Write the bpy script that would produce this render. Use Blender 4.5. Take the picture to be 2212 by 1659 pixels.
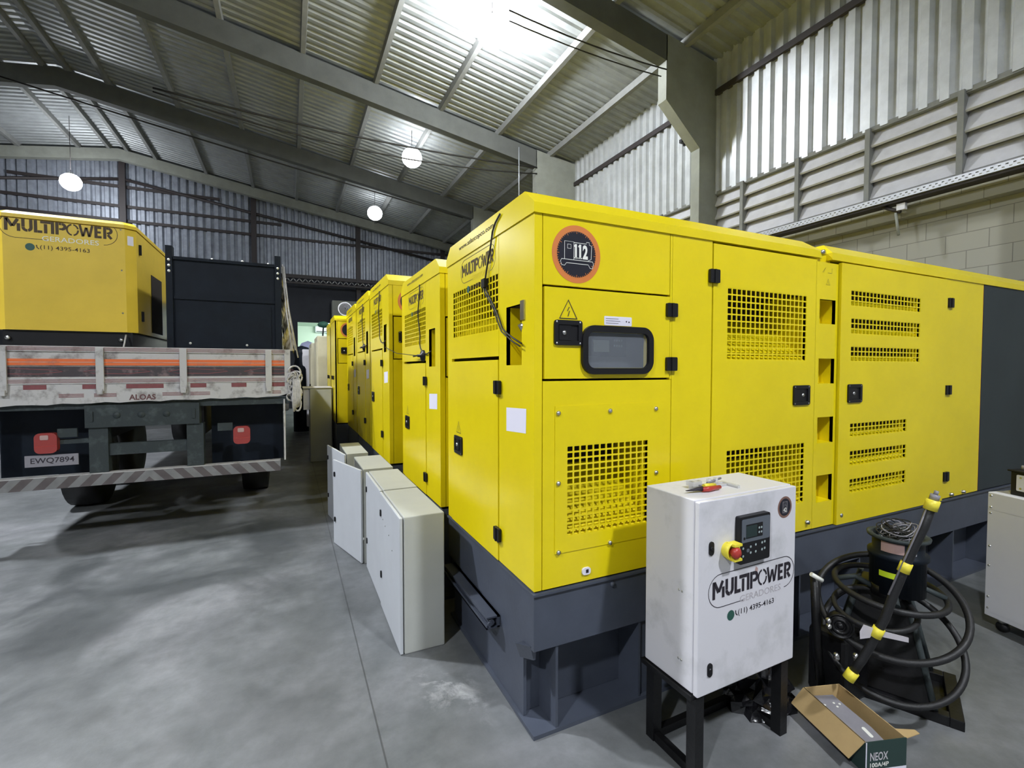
import bpy, math, random
from mathutils import Vector as V, Matrix
random.seed(7)
for o in list(bpy.data.objects): bpy.data.objects.remove(o)
SC = bpy.context.scene
COL = SC.collection

# ------------------------------------------------------------ camera / light set-up
FPX, IW, IH, CAMH = 1017.0, 2212, 1659, 1.6
YAW, PITCH = math.radians(25.301), math.radians(-1.8304)
cd = bpy.data.cameras.new('camera'); cam = bpy.data.objects.new('camera', cd); COL.objects.link(cam)
cd.sensor_width = 36.0; cd.lens = 36.0*FPX/IW; cd.clip_start = .02; cd.clip_end = 200
cam.location = (0, 0, CAMH); cam.rotation_euler = (math.pi/2+PITCH, 0, -YAW)
SC.camera = cam
wd = bpy.data.worlds.new('world'); SC.world = wd; wd.use_nodes = True
wd.node_tree.nodes['Background'].inputs[0].default_value = (.55, .62, .75, 1)
wd.node_tree.nodes['Background'].inputs[1].default_value = .02
SC.view_settings.view_transform = 'Standard'; SC.view_settings.look = 'None'
SC.view_settings.gamma = 1; SC.view_settings.use_curve_mapping = False
SC.view_settings.exposure = -0.05
# lamps (x, y, z, radiance of the glowing globe, has a reflector bowl); built by pendant_lamp() further down
LAMPS_RIGHT = [(3.22, 7.6, 7.35, 330, 0), (3.02, 12.6, 7.2, 45, 0), (2.86, 17.6, 7.2, 17, 0), (2.5, -3.0, 7.35, 1300, 1)]
LAMPS_LEFT = [(-5.85, 18.6, 7.2, 105, 0), (-4.1, 6.0, 7.35, 2200, 1), (-5.5, -2.5, 7.35, 1650, 1)]

# photograph measurements: pixel -> point on a known plane of the hall
_fw = V((math.sin(YAW)*math.cos(PITCH), math.cos(YAW)*math.cos(PITCH), math.sin(PITCH)))
_rt = V((math.cos(YAW), -math.sin(YAW), 0)); _up = _rt.cross(_fw)
def ray(x, y): return _fw + _rt*((x-IW/2)/FPX) + _up*((IH/2-y)/FPX)
def onp(ax, val, x, y):
    d = ray(x, y); o = V((0, 0, CAMH)); return o + d*((val-o[ax])/d[ax])
def PX(v, x, y): return onp(0, v, x, y)
def PY(v, x, y): return onp(1, v, x, y)
def PZ(v, x, y): return onp(2, v, x, y)
def PD(d, x, y): return V((0, 0, CAMH)) + ray(x, y)*d

# ------------------------------------------------------------ materials
def mat(name, col, rough=.5, metal=0., var=0., vscale=4., bump=0., bscale=60., emit=None, est=0., trans=0., alpha=None, dirt=None, coat=0, spec=.5):
    m = bpy.data.materials.new(name); m.use_nodes = True
    nt = m.node_tree; b = nt.nodes['Principled BSDF']
    b.inputs['Base Color'].default_value = (*col, 1); b.inputs['Roughness'].default_value = rough
    b.inputs['Metallic'].default_value = metal
    b.inputs['Specular IOR Level'].default_value = spec
    if coat: b.inputs['Coat Weight'].default_value = coat
    if trans: b.inputs['Transmission Weight'].default_value = trans
    if alpha is not None: b.inputs['Alpha'].default_value = alpha
    if emit: b.inputs['Emission Color'].default_value = (*emit, 1); b.inputs['Emission Strength'].default_value = est
    tc = nt.nodes.new('ShaderNodeTexCoord') if (var or bump or dirt) else None
    if tc:
        geo = nt.nodes.new('ShaderNodeNewGeometry')
    if var or dirt:
        n = nt.nodes.new('ShaderNodeTexNoise'); n.inputs['Scale'].default_value = vscale; n.inputs['Detail'].default_value = 6; n.inputs['Roughness'].default_value = .62
        nt.links.new(geo.outputs['Position'], n.inputs['Vector'])
        mx = nt.nodes.new('ShaderNodeMix'); mx.data_type = 'RGBA'
        r = nt.nodes.new('ShaderNodeValToRGB')
        if dirt: r.color_ramp.elements[0].position = .52; r.color_ramp.elements[1].position = .72
        else: r.color_ramp.elements[0].position = .3; r.color_ramp.elements[1].position = .7
        nt.links.new(n.outputs['Fac'], r.inputs[0]); nt.links.new(r.outputs[0], mx.inputs['Factor'])
        mx.inputs['A'].default_value = (*col, 1)
        mx.inputs['B'].default_value = (*(dirt if dirt else [min(1, c*(1-var)) for c in col]), 1)
        nt.links.new(mx.outputs['Result'], b.inputs['Base Color'])
    if bump:
        n2 = nt.nodes.new('ShaderNodeTexNoise'); n2.inputs['Scale'].default_value = bscale; n2.inputs['Detail'].default_value = 5
        nt.links.new(geo.outputs['Position'], n2.inputs['Vector'])
        bp = nt.nodes.new('ShaderNodeBump'); bp.inputs['Strength'].default_value = bump; bp.inputs['Distance'].default_value = .01
        nt.links.new(n2.outputs['Fac'], bp.inputs['Height']); nt.links.new(bp.outputs[0], b.inputs['Normal'])
    return m
M = {}
M['yellow'] = mat('yellow_paint', (.81, .65, .006), .26, var=.10, vscale=2.2, bump=.03, bscale=7)
M['yellow2'] = mat('yellow_paint_aged', (.78, .55, .045), .42, var=.12, vscale=3)
M['cream'] = mat('cream_paint', (.62, .58, .42), .5, var=.15)
M['grey'] = mat('grey_blue_paint', (.066, .077, .105), .45, var=.25, vscale=5, bump=.05, bscale=40)
M['darkgrey'] = mat('dark_grey_panel', (.028, .038, .044), .5, spec=.25, var=.2, vscale=3)
M['navy'] = mat('navy_paint', (.0065, .011, .019), .5, spec=.18, var=.35, vscale=6, bump=.08, bscale=30)
M['black'] = mat('black_plastic', (.009, .009, .011), .42, spec=.3)
M['rubber'] = mat('black_rubber', (.0075, .0075, .0085), .55, bump=.15, bscale=120)
M['void'] = mat('dark_interior', (.02, .012, .006), .9)
M['blackpaint'] = mat('black_steel_paint', (.008, .008, .009), .40, spec=.3, var=.4, vscale=9, bump=.1, bscale=50)
M['white'] = mat('white_paint', (.70, .70, .76), .42, var=.06, vscale=3)
M['whitedirty'] = mat('white_paint_scuffed', (.66, .65, .69), .45, vscale=5, dirt=(.50, .50, .52))
M['offwhite'] = mat('beige_grey_enclosure', (.44, .45, .42), .55, var=.08, vscale=4, bump=.06, bscale=200)
M['doorgrey'] = mat('pale_enclosure_door', (.50, .52, .55), .5, var=.07, vscale=5)
M['truckwhite'] = mat('worn_truck_white', (.50, .49, .48), .6, vscale=9, dirt=(.20, .18, .17), bump=.1, bscale=60)
M['orange'] = mat('orange_stripe', (.75, .16, .04), .5, vscale=7, dirt=(.42, .12, .07))
M['truckdark'] = mat('dark_worn_band', (.05, .04, .045), .6, vscale=14, dirt=(.20, .14, .14))
M['chassis'] = mat('chassis_grey', (.034, .043, .045), .6, spec=.25, vscale=10, dirt=(.07, .085, .085), bump=.2, bscale=40)
M['redlens'] = mat('red_lens', (.30, .04, .035), .25, coat=.3)
M['redpaint'] = mat('faded_red', (.24, .07, .075), .55, var=.3, vscale=20)
M['red'] = mat('red_plastic', (.42, .04, .03), .35)
M['yplastic'] = mat('yellow_plastic', (.80, .68, .05), .45)
M['steel'] = mat('zinc_steel', (.55, .55, .55), .3, metal=1)
M['paper'] = mat('paper_label', (.72, .70, .80), .7)
M['ink'] = mat('dark_ink', (.016, .012, .02), .6)
M['inkbrown'] = mat('dark_brown_ink', (.06, .035, .012), .6)
M['inkred'] = mat('faded_red_ink', (.12, .05, .05), .6)
M['inklight'] = mat('pale_grey_ink', (.50, .47, .50), .6)
M['inkwhite'] = mat('white_ink', (.80, .80, .74), .5)
M['inkgreen'] = mat('green_ink', (.02, .09, .07), .5)
M['stickorange'] = mat('orange_ring', (.62, .19, .045), .45)
M['stickbrown'] = mat('bronze_ring', (.26, .14, .11), .4, var=.4, vscale=30)
M['stickblack'] = mat('sticker_black', (.012, .012, .022), .35)
M['glass'] = mat('grey_window_glass', (.30, .33, .38), .08, alpha=.38)
M['screen'] = mat('controller_grey', (.10, .115, .14), .35)
M['lcd'] = mat('lcd_dark', (.015, .03, .03), .2)
M['button'] = mat('pale_buttons', (.35, .42, .42), .5)
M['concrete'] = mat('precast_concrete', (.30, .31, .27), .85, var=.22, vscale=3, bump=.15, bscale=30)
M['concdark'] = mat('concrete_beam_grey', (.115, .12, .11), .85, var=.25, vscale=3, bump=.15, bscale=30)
M['purlin'] = mat('precast_purlin_grey', (.24, .245, .235), .85, var=.2, vscale=5)
M['louvre'] = mat('louvre_grey', (.60, .60, .63), .7, var=.15, vscale=6)
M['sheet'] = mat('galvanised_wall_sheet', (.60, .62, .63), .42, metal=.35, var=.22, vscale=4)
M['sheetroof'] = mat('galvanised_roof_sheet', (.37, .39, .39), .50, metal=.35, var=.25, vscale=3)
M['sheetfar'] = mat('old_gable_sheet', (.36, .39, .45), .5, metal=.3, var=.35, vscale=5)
M['rail'] = mat('dark_brown_steel', (.035, .028, .028), .6)
M['tray'] = mat('perforated_galvanised', (.55, .57, .62), .4, metal=.3)
M['card'] = mat('cardboard', (.50, .35, .16), .8, var=.1, vscale=12, bump=.1, bscale=90)
M['greenprint'] = mat('dark_green_print', (.02, .045, .04), .5)
M['plateGrey'] = mat('grey_metal_plate', (.26, .25, .28), .45, var=.15, vscale=20)
M['hivis'] = mat('lime_tape', (.55, .72, .02), .5)
M['clear'] = mat('clear_plastic', (.70, .70, .72), .12, alpha=.55)
M['wire'] = mat('wire_black', (.015, .013, .010), .6)
M['cloth'] = mat('cream_tarpaulin', (.55, .50, .38), .85, var=.35, vscale=14, bump=.5, bscale=18)
M['rope'] = mat('dirty_white_rope', (.58, .56, .54), .85, var=.4, vscale=25, bump=.4, bscale=70)
M['roomwall'] = mat('pale_green_wall', (.60, .70, .62), .8)
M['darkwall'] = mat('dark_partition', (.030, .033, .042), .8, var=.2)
M['lavender'] = mat('lavender_wrap', (.38, .40, .60), .6, var=.2, vscale=9)
M['green'] = mat('dark_green_plastic', (.03, .12, .08), .5)
M['peel'] = mat('pinkish_scrape', (.42, .28, .26), .7)
M['reflector'] = mat('white_reflector', (.85, .85, .85), .6)
M['roomlamp'] = mat('room_tube_glow', (1, 1, 1), .5, emit=(.9, 1, .93), est=170.)
M['bag'] = mat('black_plastic_bag', (.010, .010, .012), .22, bump=.8, bscale=14)

def floor_mat():
    m = bpy.data.materials.new('painted_concrete_floor'); m.use_nodes = True; nt = m.node_tree; N = nt.nodes; L = nt.links
    b = N['Principled BSDF']; geo = N.new('ShaderNodeNewGeometry')
    def noise(s, d=6, r=.6, dist=0):
        n = N.new('ShaderNodeTexNoise'); n.inputs['Scale'].default_value = s; n.inputs['Detail'].default_value = d; n.inputs['Roughness'].default_value = r; n.inputs['Distortion'].default_value = dist
        L.new(geo.outputs['Position'], n.inputs['Vector']); return n.outputs['Fac']
    def ramp(src, stops):
        r = N.new('ShaderNodeValToRGB'); L.new(src, r.inputs[0])
        while len(r.color_ramp.elements) < len(stops): r.color_ramp.elements.new(.5)
        for e, (p, c) in zip(r.color_ramp.elements, stops): e.position = p; e.color = (*c, 1) if len(c) == 3 else c
        return r.outputs[0]
    def mix(f, a, bb, mode='MIX'):
        x = N.new('ShaderNodeMix'); x.data_type = 'RGBA'; x.blend_type = mode
        for s, k in ((f, 'Factor'), (a, 'A'), (bb, 'B')):
            if isinstance(s, (float, int)): x.inputs[k].default_value = s
            elif isinstance(s, tuple): x.inputs[k].default_value = (*s, 1)
            else: L.new(s, x.inputs[k])
        return x.outputs['Result']
    base = ramp(noise(.55, 6, .6, .6), [(.32, (.085, .092, .096)), (.5, (.15, .158, .162)), (.66, (.25, .252, .265))])
    fine = ramp(noise(9, 8, .7), [(.3, (.72, .72, .72)), (.7, (1.1, 1.1, 1.1))])
    c = mix(1.0, base, fine, 'MULTIPLY')
    # dust patches, worn paint
    dust = ramp(noise(1.7, 8, .62, 1.0), [(.55, (0, 0, 0)), (.75, (1, 1, 1))])
    c = mix(mix(1.0, dust, (.30, .30, .30), 'MULTIPLY'), c, (.27, .27, .28))
    # spilled white powder by the grey skid, shape broken up by noise
    def blob(cx, cy, r, soft):
        mp = N.new('ShaderNodeVectorMath'); mp.operation = 'DISTANCE'; L.new(geo.outputs['Position'], mp.inputs[0]); mp.inputs[1].default_value = (cx, cy, 0)
        k = N.new('ShaderNodeMath'); k.operation = 'SUBTRACT'; k.inputs[0].default_value = r; L.new(mp.outputs['Value'], k.inputs[1])
        q = N.new('ShaderNodeMath'); q.operation = 'DIVIDE'; L.new(k.outputs[0], q.inputs[0]); q.inputs[1].default_value = soft; q.use_clamp = True
        return q.outputs[0]
    def mul(a, bb, k=1.):
        q = N.new('ShaderNodeMath'); q.operation = 'MULTIPLY'; L.new(a, q.inputs[0])
        if isinstance(bb, float): q.inputs[1].default_value = bb
        else: L.new(bb, q.inputs[1])
        return q.outputs[0]
    pw = ramp(noise(5, 9, .7, .4), [(.50, (0, 0, 0)), (.68, (.7, .7, .7))])
    for (cx, cy, r) in ((.67, 2.24, .22), (.76, 2.05, .13), (.80, 1.92, .05)):
        c = mix(mul(pw, blob(cx, cy, r, .12)), c, (.50, .50, .50))
    for (cx, cy, r, sft) in ((.02, 2.6, .65, .5), (.25, 3.3, .45, .35), (.35, 1.7, .7, .7), (-.2, 1.3, .5, .5)):      # old dark smudges
        c = mix(mul(mul(ramp(noise(1.6, 5, .55), [(.3, (0, 0, 0)), (.55, (1, 1, 1))]), blob(cx, cy, r, sft)), .62), c, (.055, .060, .058))
    # darker noise-broken patch of floor colour by the truck tail
    dark_mask = ramp(noise(1.1, 5, .55, .6), [(.40, (.75, .75, .75)), (.6, (0, 0, 0))])
    c = mix(mul(dark_mask, blob(-1.0, 4.6, 1.9, .9), 1.), c, (.035, .04, .042))
    # slab joints
    for ax, off in ((0, .335), (1, 5.05), (0, -3.6)):
        sp = N.new('ShaderNodeSeparateXYZ'); L.new(geo.outputs['Position'], sp.inputs[0])
        k = N.new('ShaderNodeMath'); k.operation = 'COMPARE'; L.new(sp.outputs[ax], k.inputs[0]); k.inputs[1].default_value = off; k.inputs[2].default_value = .004
        c = mix(mul(k.outputs[0], .6), c, (.03, .03, .03))
    L.new(c, b.inputs['Base Color'])
    L.new(ramp(noise(3, 6, .6), [(.3, (.30, .30, .30)), (.7, (.52, .52, .52))]), b.inputs['Roughness'])
    bp = N.new('ShaderNodeBump'); bp.inputs['Strength'].default_value = .08; bp.inputs['Distance'].default_value = .01
    L.new(noise(35, 6, .6), bp.inputs['Height']); L.new(bp.outputs[0], b.inputs['Normal'])
    return m
M['floor'] = floor_mat()
def block_mat():
    m = bpy.data.materials.new('painted_block_wall'); m.use_nodes = True; nt = m.node_tree; N = nt.nodes; L = nt.links
    b = N['Principled BSDF']; b.inputs['Roughness'].default_value = .85
    geo = N.new('ShaderNodeNewGeometry'); sp = N.new('ShaderNodeSeparateXYZ'); cb = N.new('ShaderNodeCombineXYZ')
    L.new(geo.outputs['Position'], sp.inputs[0]); L.new(sp.outputs[1], cb.inputs[0]); L.new(sp.outputs[2], cb.inputs[1])
    br = N.new('ShaderNodeTexBrick'); br.inputs['Scale'].default_value = 1; br.inputs['Brick Width'].default_value = .4; br.inputs['Row Height'].default_value = .215
    br.inputs['Mortar Size'].default_value = .005; br.inputs['Mortar Smooth'].default_value = .5
    br.inputs['Color1'].default_value = (.37, .36, .30, 1); br.inputs['Color2'].default_value = (.33, .325, .275, 1); br.inputs['Mortar'].default_value = (.20, .195, .165, 1)
    L.new(cb.outputs[0], br.inputs['Vector']); L.new(br.outputs['Color'], b.inputs['Base Color'])
    bp = N.new('ShaderNodeBump'); bp.inputs['Strength'].default_value = .5; bp.inputs['Distance'].default_value = .006; bp.invert = True
    L.new(br.outputs['Fac'], bp.inputs['Height']); L.new(bp.outputs[0], b.inputs['Normal'])
    return m
M['block'] = block_mat()
def stripe_mat():
    # painted hazard stripes, leaning away from the middle of the truck
    m = bpy.data.materials.new('hazard_stripes'); m.use_nodes = True; nt = m.node_tree; N = nt.nodes; L = nt.links
    b = N['Principled BSDF']; b.inputs['Roughness'].default_value = .55
    geo = N.new('ShaderNodeNewGeometry'); sp = N.new('ShaderNodeSeparateXYZ'); L.new(geo.outputs['Position'], sp.inputs[0])
    def ma(op, a, c, d=None):
        q = N.new('ShaderNodeMath'); q.operation = op
        for i, s in enumerate((a, c)):
            if s is None: continue
            if isinstance(s, (int, float)): q.inputs[i].default_value = s
            else: L.new(s, q.inputs[i])
        return q.outputs[0]
    ax = ma('ABSOLUTE', ma('ADD', sp.outputs[0], 1.19), None)
    s = ma('ADD', ma('MULTIPLY', ax, 1.0), ma('MULTIPLY', sp.outputs[2], .9))
    s = ma('GREATER_THAN', ma('FRACT', ma('DIVIDE', s, .155), None), .5)
    n = N.new('ShaderNodeTexNoise'); n.inputs['Scale'].default_value = 12; L.new(geo.outputs['Position'], n.inputs['Vector'])
    x = N.new('ShaderNodeMix'); x.data_type = 'RGBA'; x.inputs['A'].default_value = (.13, .11, .11, 1); x.inputs['B'].default_value = (.26, .26, .26, 1); L.new(s, x.inputs['Factor'])
    y = N.new('ShaderNodeMix'); y.data_type = 'RGBA'; y.blend_type = 'MULTIPLY'; y.inputs['Factor'].default_value = .5; L.new(x.outputs['Result'], y.inputs['A']); L.new(n.outputs['Fac'], y.inputs['B'])
    L.new(y.outputs['Result'], b.inputs['Base Color']); return m
M['stripes'] = stripe_mat()

# ------------------------------------------------------------ mesh helpers
class Fr:
    def __init__(s, o, u=(1, 0, 0), v=(0, 0, 1)):
        s.o = V(o); s.u = V(u).normalized(); s.v = V(v).normalized(); s.n = s.u.cross(s.v)
    def p(s, a, b, c=0): return s.o + s.u*a + s.v*b + s.n*c
WF = Fr((0, 0, 0), (1, 0, 0), (0, 1, 0))      # world frame: u=x v=y n=z
WL = {}
class MB:
    def __init__(s): s.v = []; s.f = []; s.m = []; s.sm = []
    def face(s, pts, mi=0, smooth=False):
        k = len(s.v); s.v += [tuple(p) for p in pts]; s.f.append(tuple(range(k, k+len(pts)))); s.m.append(mi); s.sm.append(smooth)
    def box(s, fr, a0, a1, b0, b1, c0, c1, mi=0):
        k = len(s.v)
        for c in (c0, c1):
            for (a, b) in ((a0, b0), (a1, b0), (a1, b1), (a0, b1)): s.v.append(tuple(fr.p(a, b, c)))
        for q in ((3, 2, 1, 0), (4, 5, 6, 7), (0, 1, 5, 4), (1, 2, 6, 5), (2, 3, 7, 6), (3, 0, 4, 7)):
            s.f.append(tuple(k+i for i in q)); s.m.append(mi); s.sm.append(False)
        return s
    def wbox(s, x0, x1, y0, y1, z0, z1, mi=0): return s.box(WF, x0, x1, y0, y1, z0, z1, mi)
    def prism(s, fr, prof, c0, c1, mi=0):          # prof: (a,b) counter-clockwise seen from +n
        k = len(s.v); n = len(prof)
        for c in (c0, c1):
            for (a, b) in prof: s.v.append(tuple(fr.p(a, b, c)))
        s.f.append(tuple(k+i for i in reversed(range(n)))); s.f.append(tuple(k+n+i for i in range(n)))
        s.m += [mi, mi]; s.sm += [False, False]
        for i in range(n):
            j = (i+1) % n; s.f.append((k+i, k+j, k+n+j, k+n+i)); s.m.append(mi); s.sm.append(False)
        return s
    def hull8(s, P, mi=0):                          # 8 points: bottom ring ccw, top ring ccw
        k = len(s.v); s.v += [tuple(p) for p in P]
        for q in ((3, 2, 1, 0), (4, 5, 6, 7), (0, 1, 5, 4), (1, 2, 6, 5), (2, 3, 7, 6), (3, 0, 4, 7)):
            s.f.append(tuple(k+i for i in q)); s.m.append(mi); s.sm.append(False)
        return s
    def plate(s, fr, a0, a1, b0, b1, holes=(), t=.02, c=0, mi=0):
        bs = sorted({b0, b1} | {h[2] for h in holes if b0 < h[2] < b1} | {h[3] for h in holes if b0 < h[3] < b1})
        for i in range(len(bs)-1):
            y0, y1 = bs[i], bs[i+1]; hh = sorted((h[0], h[1]) for h in holes if h[2] < y1-1e-6 and h[3] > y0+1e-6)
            x = a0
            for (h0, h1) in hh:
                if h0 > x: s.box(fr, x, h0, y0, y1, c-t, c, mi)
                x = max(x, h1)
            if x < a1: s.box(fr, x, a1, y0, y1, c-t, c, mi)
        return s
    def grid(s, fr, a0, a1, b0, b1, nx, ny, bar=.007, c=0, t=.004, mi=0, corners=True):
        dx, dy = (a1-a0)/nx, (b1-b0)/ny
        for i in range(0, nx+1): s.box(fr, a0+i*dx-bar/2, a0+i*dx+bar/2, b0, b1, c-t, c, mi)
        for j in range(0, ny+1): s.box(fr, a0, a1, b0+j*dy-bar/2, b0+j*dy+bar/2, c-t, c-.0003, mi)
        if corners:
            r = bar*1.25
            for i in range(nx+1):
                for j in range(ny+1):
                    a, b = a0+i*dx, b0+j*dy
                    s.face([fr.p(a-r, b, c+.0003), fr.p(a, b-r, c+.0003), fr.p(a+r, b, c+.0003), fr.p(a, b+r, c+.0003)], mi)
        return s
    def cavity(s, fr, a0, a1, b0, b1, d=.26, fr_=.58, c=0, my=0, mv=1, steps=0):
        P = lambda a, b, cc: fr.p(a, b, c+cc)
        s.face([P(a0, b0, 0), P(a0, b1, 0), P(a0, b1, -d), P(a0, b0, -d)], my)
        s.face([P(a1, b0, 0), P(a1, b0, -d), P(a1, b1, -d), P(a1, b1, 0)], my)
        s.face([P(a0, b1, 0), P(a1, b1, 0), P(a1, b1, -d), P(a0, b1, -d)], mv)
        bm = b0+(b1-b0)*fr_
        s.face([P(a0, b0, -.004), P(a1, b0, -.004), P(a1, bm, -d), P(a0, bm, -d)], my)
        s.face([P(a0, bm, -d), P(a1, bm, -d), P(a1, b1, -d), P(a0, b1, -d)], mv)
        return s
    def tube(s, pts, r, n=10, mi=0, closed=False, caps=True):
        pts = [V(p) for p in pts]; N = len(pts); k = len(s.v)
        rr = r if isinstance(r, (list, tuple)) else [r]*N
        pu = None
        for i, p in enumerate(pts):
            a = pts[(i-1) % N] if (closed or i > 0) else p; b = pts[(i+1) % N] if (closed or i < N-1) else p
            t = (b-a).normalized()
            if pu is None: pu = t.orthogonal().normalized()
            else:
                pu = pu - t*pu.dot(t)
                pu = pu.normalized() if pu.length > 1e-6 else t.orthogonal().normalized()
            w = t.cross(pu)
            for j in range(n):
                an = 2*math.pi*j/n; s.v.append(tuple(p + (pu*math.cos(an) + w*math.sin(an))*rr[i]))
        for i in range(N if closed else N-1):
            for j in range(n):
                q = (i+1) % N; s.f.append((k+i*n+j, k+i*n+(j+1) % n, k+q*n+(j+1) % n, k+q*n+j)); s.m.append(mi); s.sm.append(True)
        if caps and not closed:
            s.f.append(tuple(k+j for j in reversed(range(n)))); s.f.append(tuple(k+(N-1)*n+j for j in range(n))); s.m += [mi, mi]; s.sm += [False, False]
        return s
    def cyl(s, c, ax, r, h, n=20, mi=0, r2=None):
        c = V(c); ax = V(ax).normalized(); return s.tube([c, c+ax*h], [r, r if r2 is None else r2], n, mi)
    def lathe(s, c, prof, n=28, mi=0, smooth=True, ax=(0, 0, 1)):
        c = V(c); k = len(s.v); ax = V(ax).normalized(); e1 = ax.orthogonal().normalized(); e2 = ax.cross(e1)
        for (r, z) in prof:
            for j in range(n):
                a = 2*math.pi*j/n; s.v.append(tuple(c+ax*z+(e1*math.cos(a)+e2*math.sin(a))*r))
        for i in range(len(prof)-1):
            for j in range(n):
                s.f.append((k+i*n+j, k+i*n+(j+1) % n, k+(i+1)*n+(j+1) % n, k+(i+1)*n+j)); s.m.append(mi); s.sm.append(smooth)
        return s
    def rrect(s, fr, a0, a1, b0, b1, r, c0, c1, mi=0, seg=5, inner=None):
        def ring(a0, a1, b0, b1, r):
            P = []
            for (cx, cy, st) in ((a1-r, b0+r, -90), (a1-r, b1-r, 0), (a0+r, b1-r, 90), (a0+r, b0+r, 180)):
                for i in range(seg+1):
                    an = math.radians(st+90*i/seg); P.append((cx+r*math.cos(an), cy+r*math.sin(an)))
            return P
        A = ring(a0, a1, b0, b1, r)
        if inner is None: return s.prism(fr, A, c0, c1, mi)
        w = inner; B = ring(a0+w, a1-w, b0+w, b1-w, max(r-w, .001)); n = len(A)
        for i in range(n):
            j = (i+1) % n
            s.face([fr.p(*A[i], c1), fr.p(*A[j], c1), fr.p(*B[j], c1), fr.p(*B[i], c1)], mi)
            s.face([fr.p(*A[i], c0), fr.p(*A[j], c0), fr.p(*A[j], c1), fr.p(*A[i], c1)], mi)
            s.face([fr.p(*B[j], c0), fr.p(*B[i], c0), fr.p(*B[i], c1), fr.p(*B[j], c1)], mi)
        return s
    def ribbon(s, fr, P, w, c=.0006, mi=0, closed=False):      # flat line of width w
        n = len(P); L = []; R = []
        for i in range(n):
            a = V(P[(i-1) % n] if (closed or i > 0) else P[i]); b = V(P[(i+1) % n] if (closed or i < n-1) else P[i])
            t = (b-a); t = t.normalized() if t.length > 0 else V((1, 0)); nn = V((-t[1], t[0]))
            L.append(V(P[i])+nn*w/2); R.append(V(P[i])-nn*w/2)
        for i in range(n if closed else n-1):
            j = (i+1) % n; s.face([fr.p(*R[i], c), fr.p(*R[j], c), fr.p(*L[j], c), fr.p(*L[i], c)], mi)
        return s
    def disc(s, fr, a, b, r, c, n=40, mi=0, r0=0, ry=None, st=0, en=360):
        ry = ry or r
        k = r0/r if r else 0
        for i in range(n):
            t0 = math.radians(st+(en-st)*i/n); t1 = math.radians(st+(en-st)*(i+1)/n)
            q = [fr.p(a+r*math.cos(t0), b+ry*math.sin(t0), c), fr.p(a+r*math.cos(t1), b+ry*math.sin(t1), c)]
            if r0: q += [fr.p(a+k*r*math.cos(t1), b+k*ry*math.sin(t1), c), fr.p(a+k*r*math.cos(t0), b+k*ry*math.sin(t0), c)]
            else: q += [fr.p(a, b, c)]
            s.face(q, mi)
        return s
    def build(s, name, mats, parent=None, bevel=0):
        if not isinstance(mats, (list, tuple)): mats = [mats]
        xs = [[v[i] for v in s.v] for i in range(3)]
        org = V(((min(xs[0])+max(xs[0]))/2, (min(xs[1])+max(xs[1]))/2, min(xs[2])))
        me = bpy.data.meshes.new(name); me.from_pydata([tuple(V(v)-org) for v in s.v], [], s.f)
        for i, p in enumerate(me.polygons): p.material_index = s.m[i]; p.use_smooth = s.sm[i]
        for m in mats: me.materials.append(M[m] if isinstance(m, str) else m)
        o = bpy.data.objects.new(name, me); COL.objects.link(o)
        pw = WL[parent.name] if parent else V((0, 0, 0))
        o.location = org-pw; WL[o.name] = org
        if parent: o.parent = parent
        if bevel:
            b = o.modifiers.new('bevel', 'BEVEL'); b.width = bevel; b.segments = 2; b.limit_method = 'ANGLE'; b.angle_limit = math.radians(40)
        return o
def thing(name, label, cat, loc, group=None):
    o = bpy.data.objects.new(name, None); COL.objects.link(o); o.location = loc; o.empty_display_size = .1
    WL[o.name] = V(loc); o['label'] = label; o['category'] = cat
    if group: o['group'] = group
    return o
def tag(o, label, cat, group=None):
    o['label'] = label; o['category'] = cat
    if group: o['group'] = group
    return o
def struct(o): o['kind'] = 'structure'; return o
def lab(o, t): o['label'] = t; return o
def text(s, fr, a0, b0, w, h, m, name, parent, bold=.0, c=.0012):
    cu = bpy.data.curves.new('t', 'FONT'); cu.body = s; cu.offset = bold; cu.resolution_u = 3
    ob = bpy.data.objects.new('t', cu); COL.objects.link(ob); dg = bpy.context.evaluated_depsgraph_get(); dg.update()
    me = bpy.data.meshes.new_from_object(ob.evaluated_get(dg)); vs = [v.co.copy() for v in me.vertices]; fs = [tuple(p.vertices) for p in me.polygons]
    bpy.data.objects.remove(ob); bpy.data.curves.remove(cu); bpy.data.meshes.remove(me)
    x0, x1 = min(v.x for v in vs), max(v.x for v in vs); y0, y1 = min(v.y for v in vs), max(v.y for v in vs)
    mb = MB(); mb.v = [tuple(fr.p(a0+(v.x-x0)/(x1-x0)*w, b0+(v.y-y0)/(y1-y0)*h, c)) for v in vs]; mb.f = fs; mb.m = [0]*len(fs); mb.sm = [False]*len(fs)
    return mb.build(name, m, parent)
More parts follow.
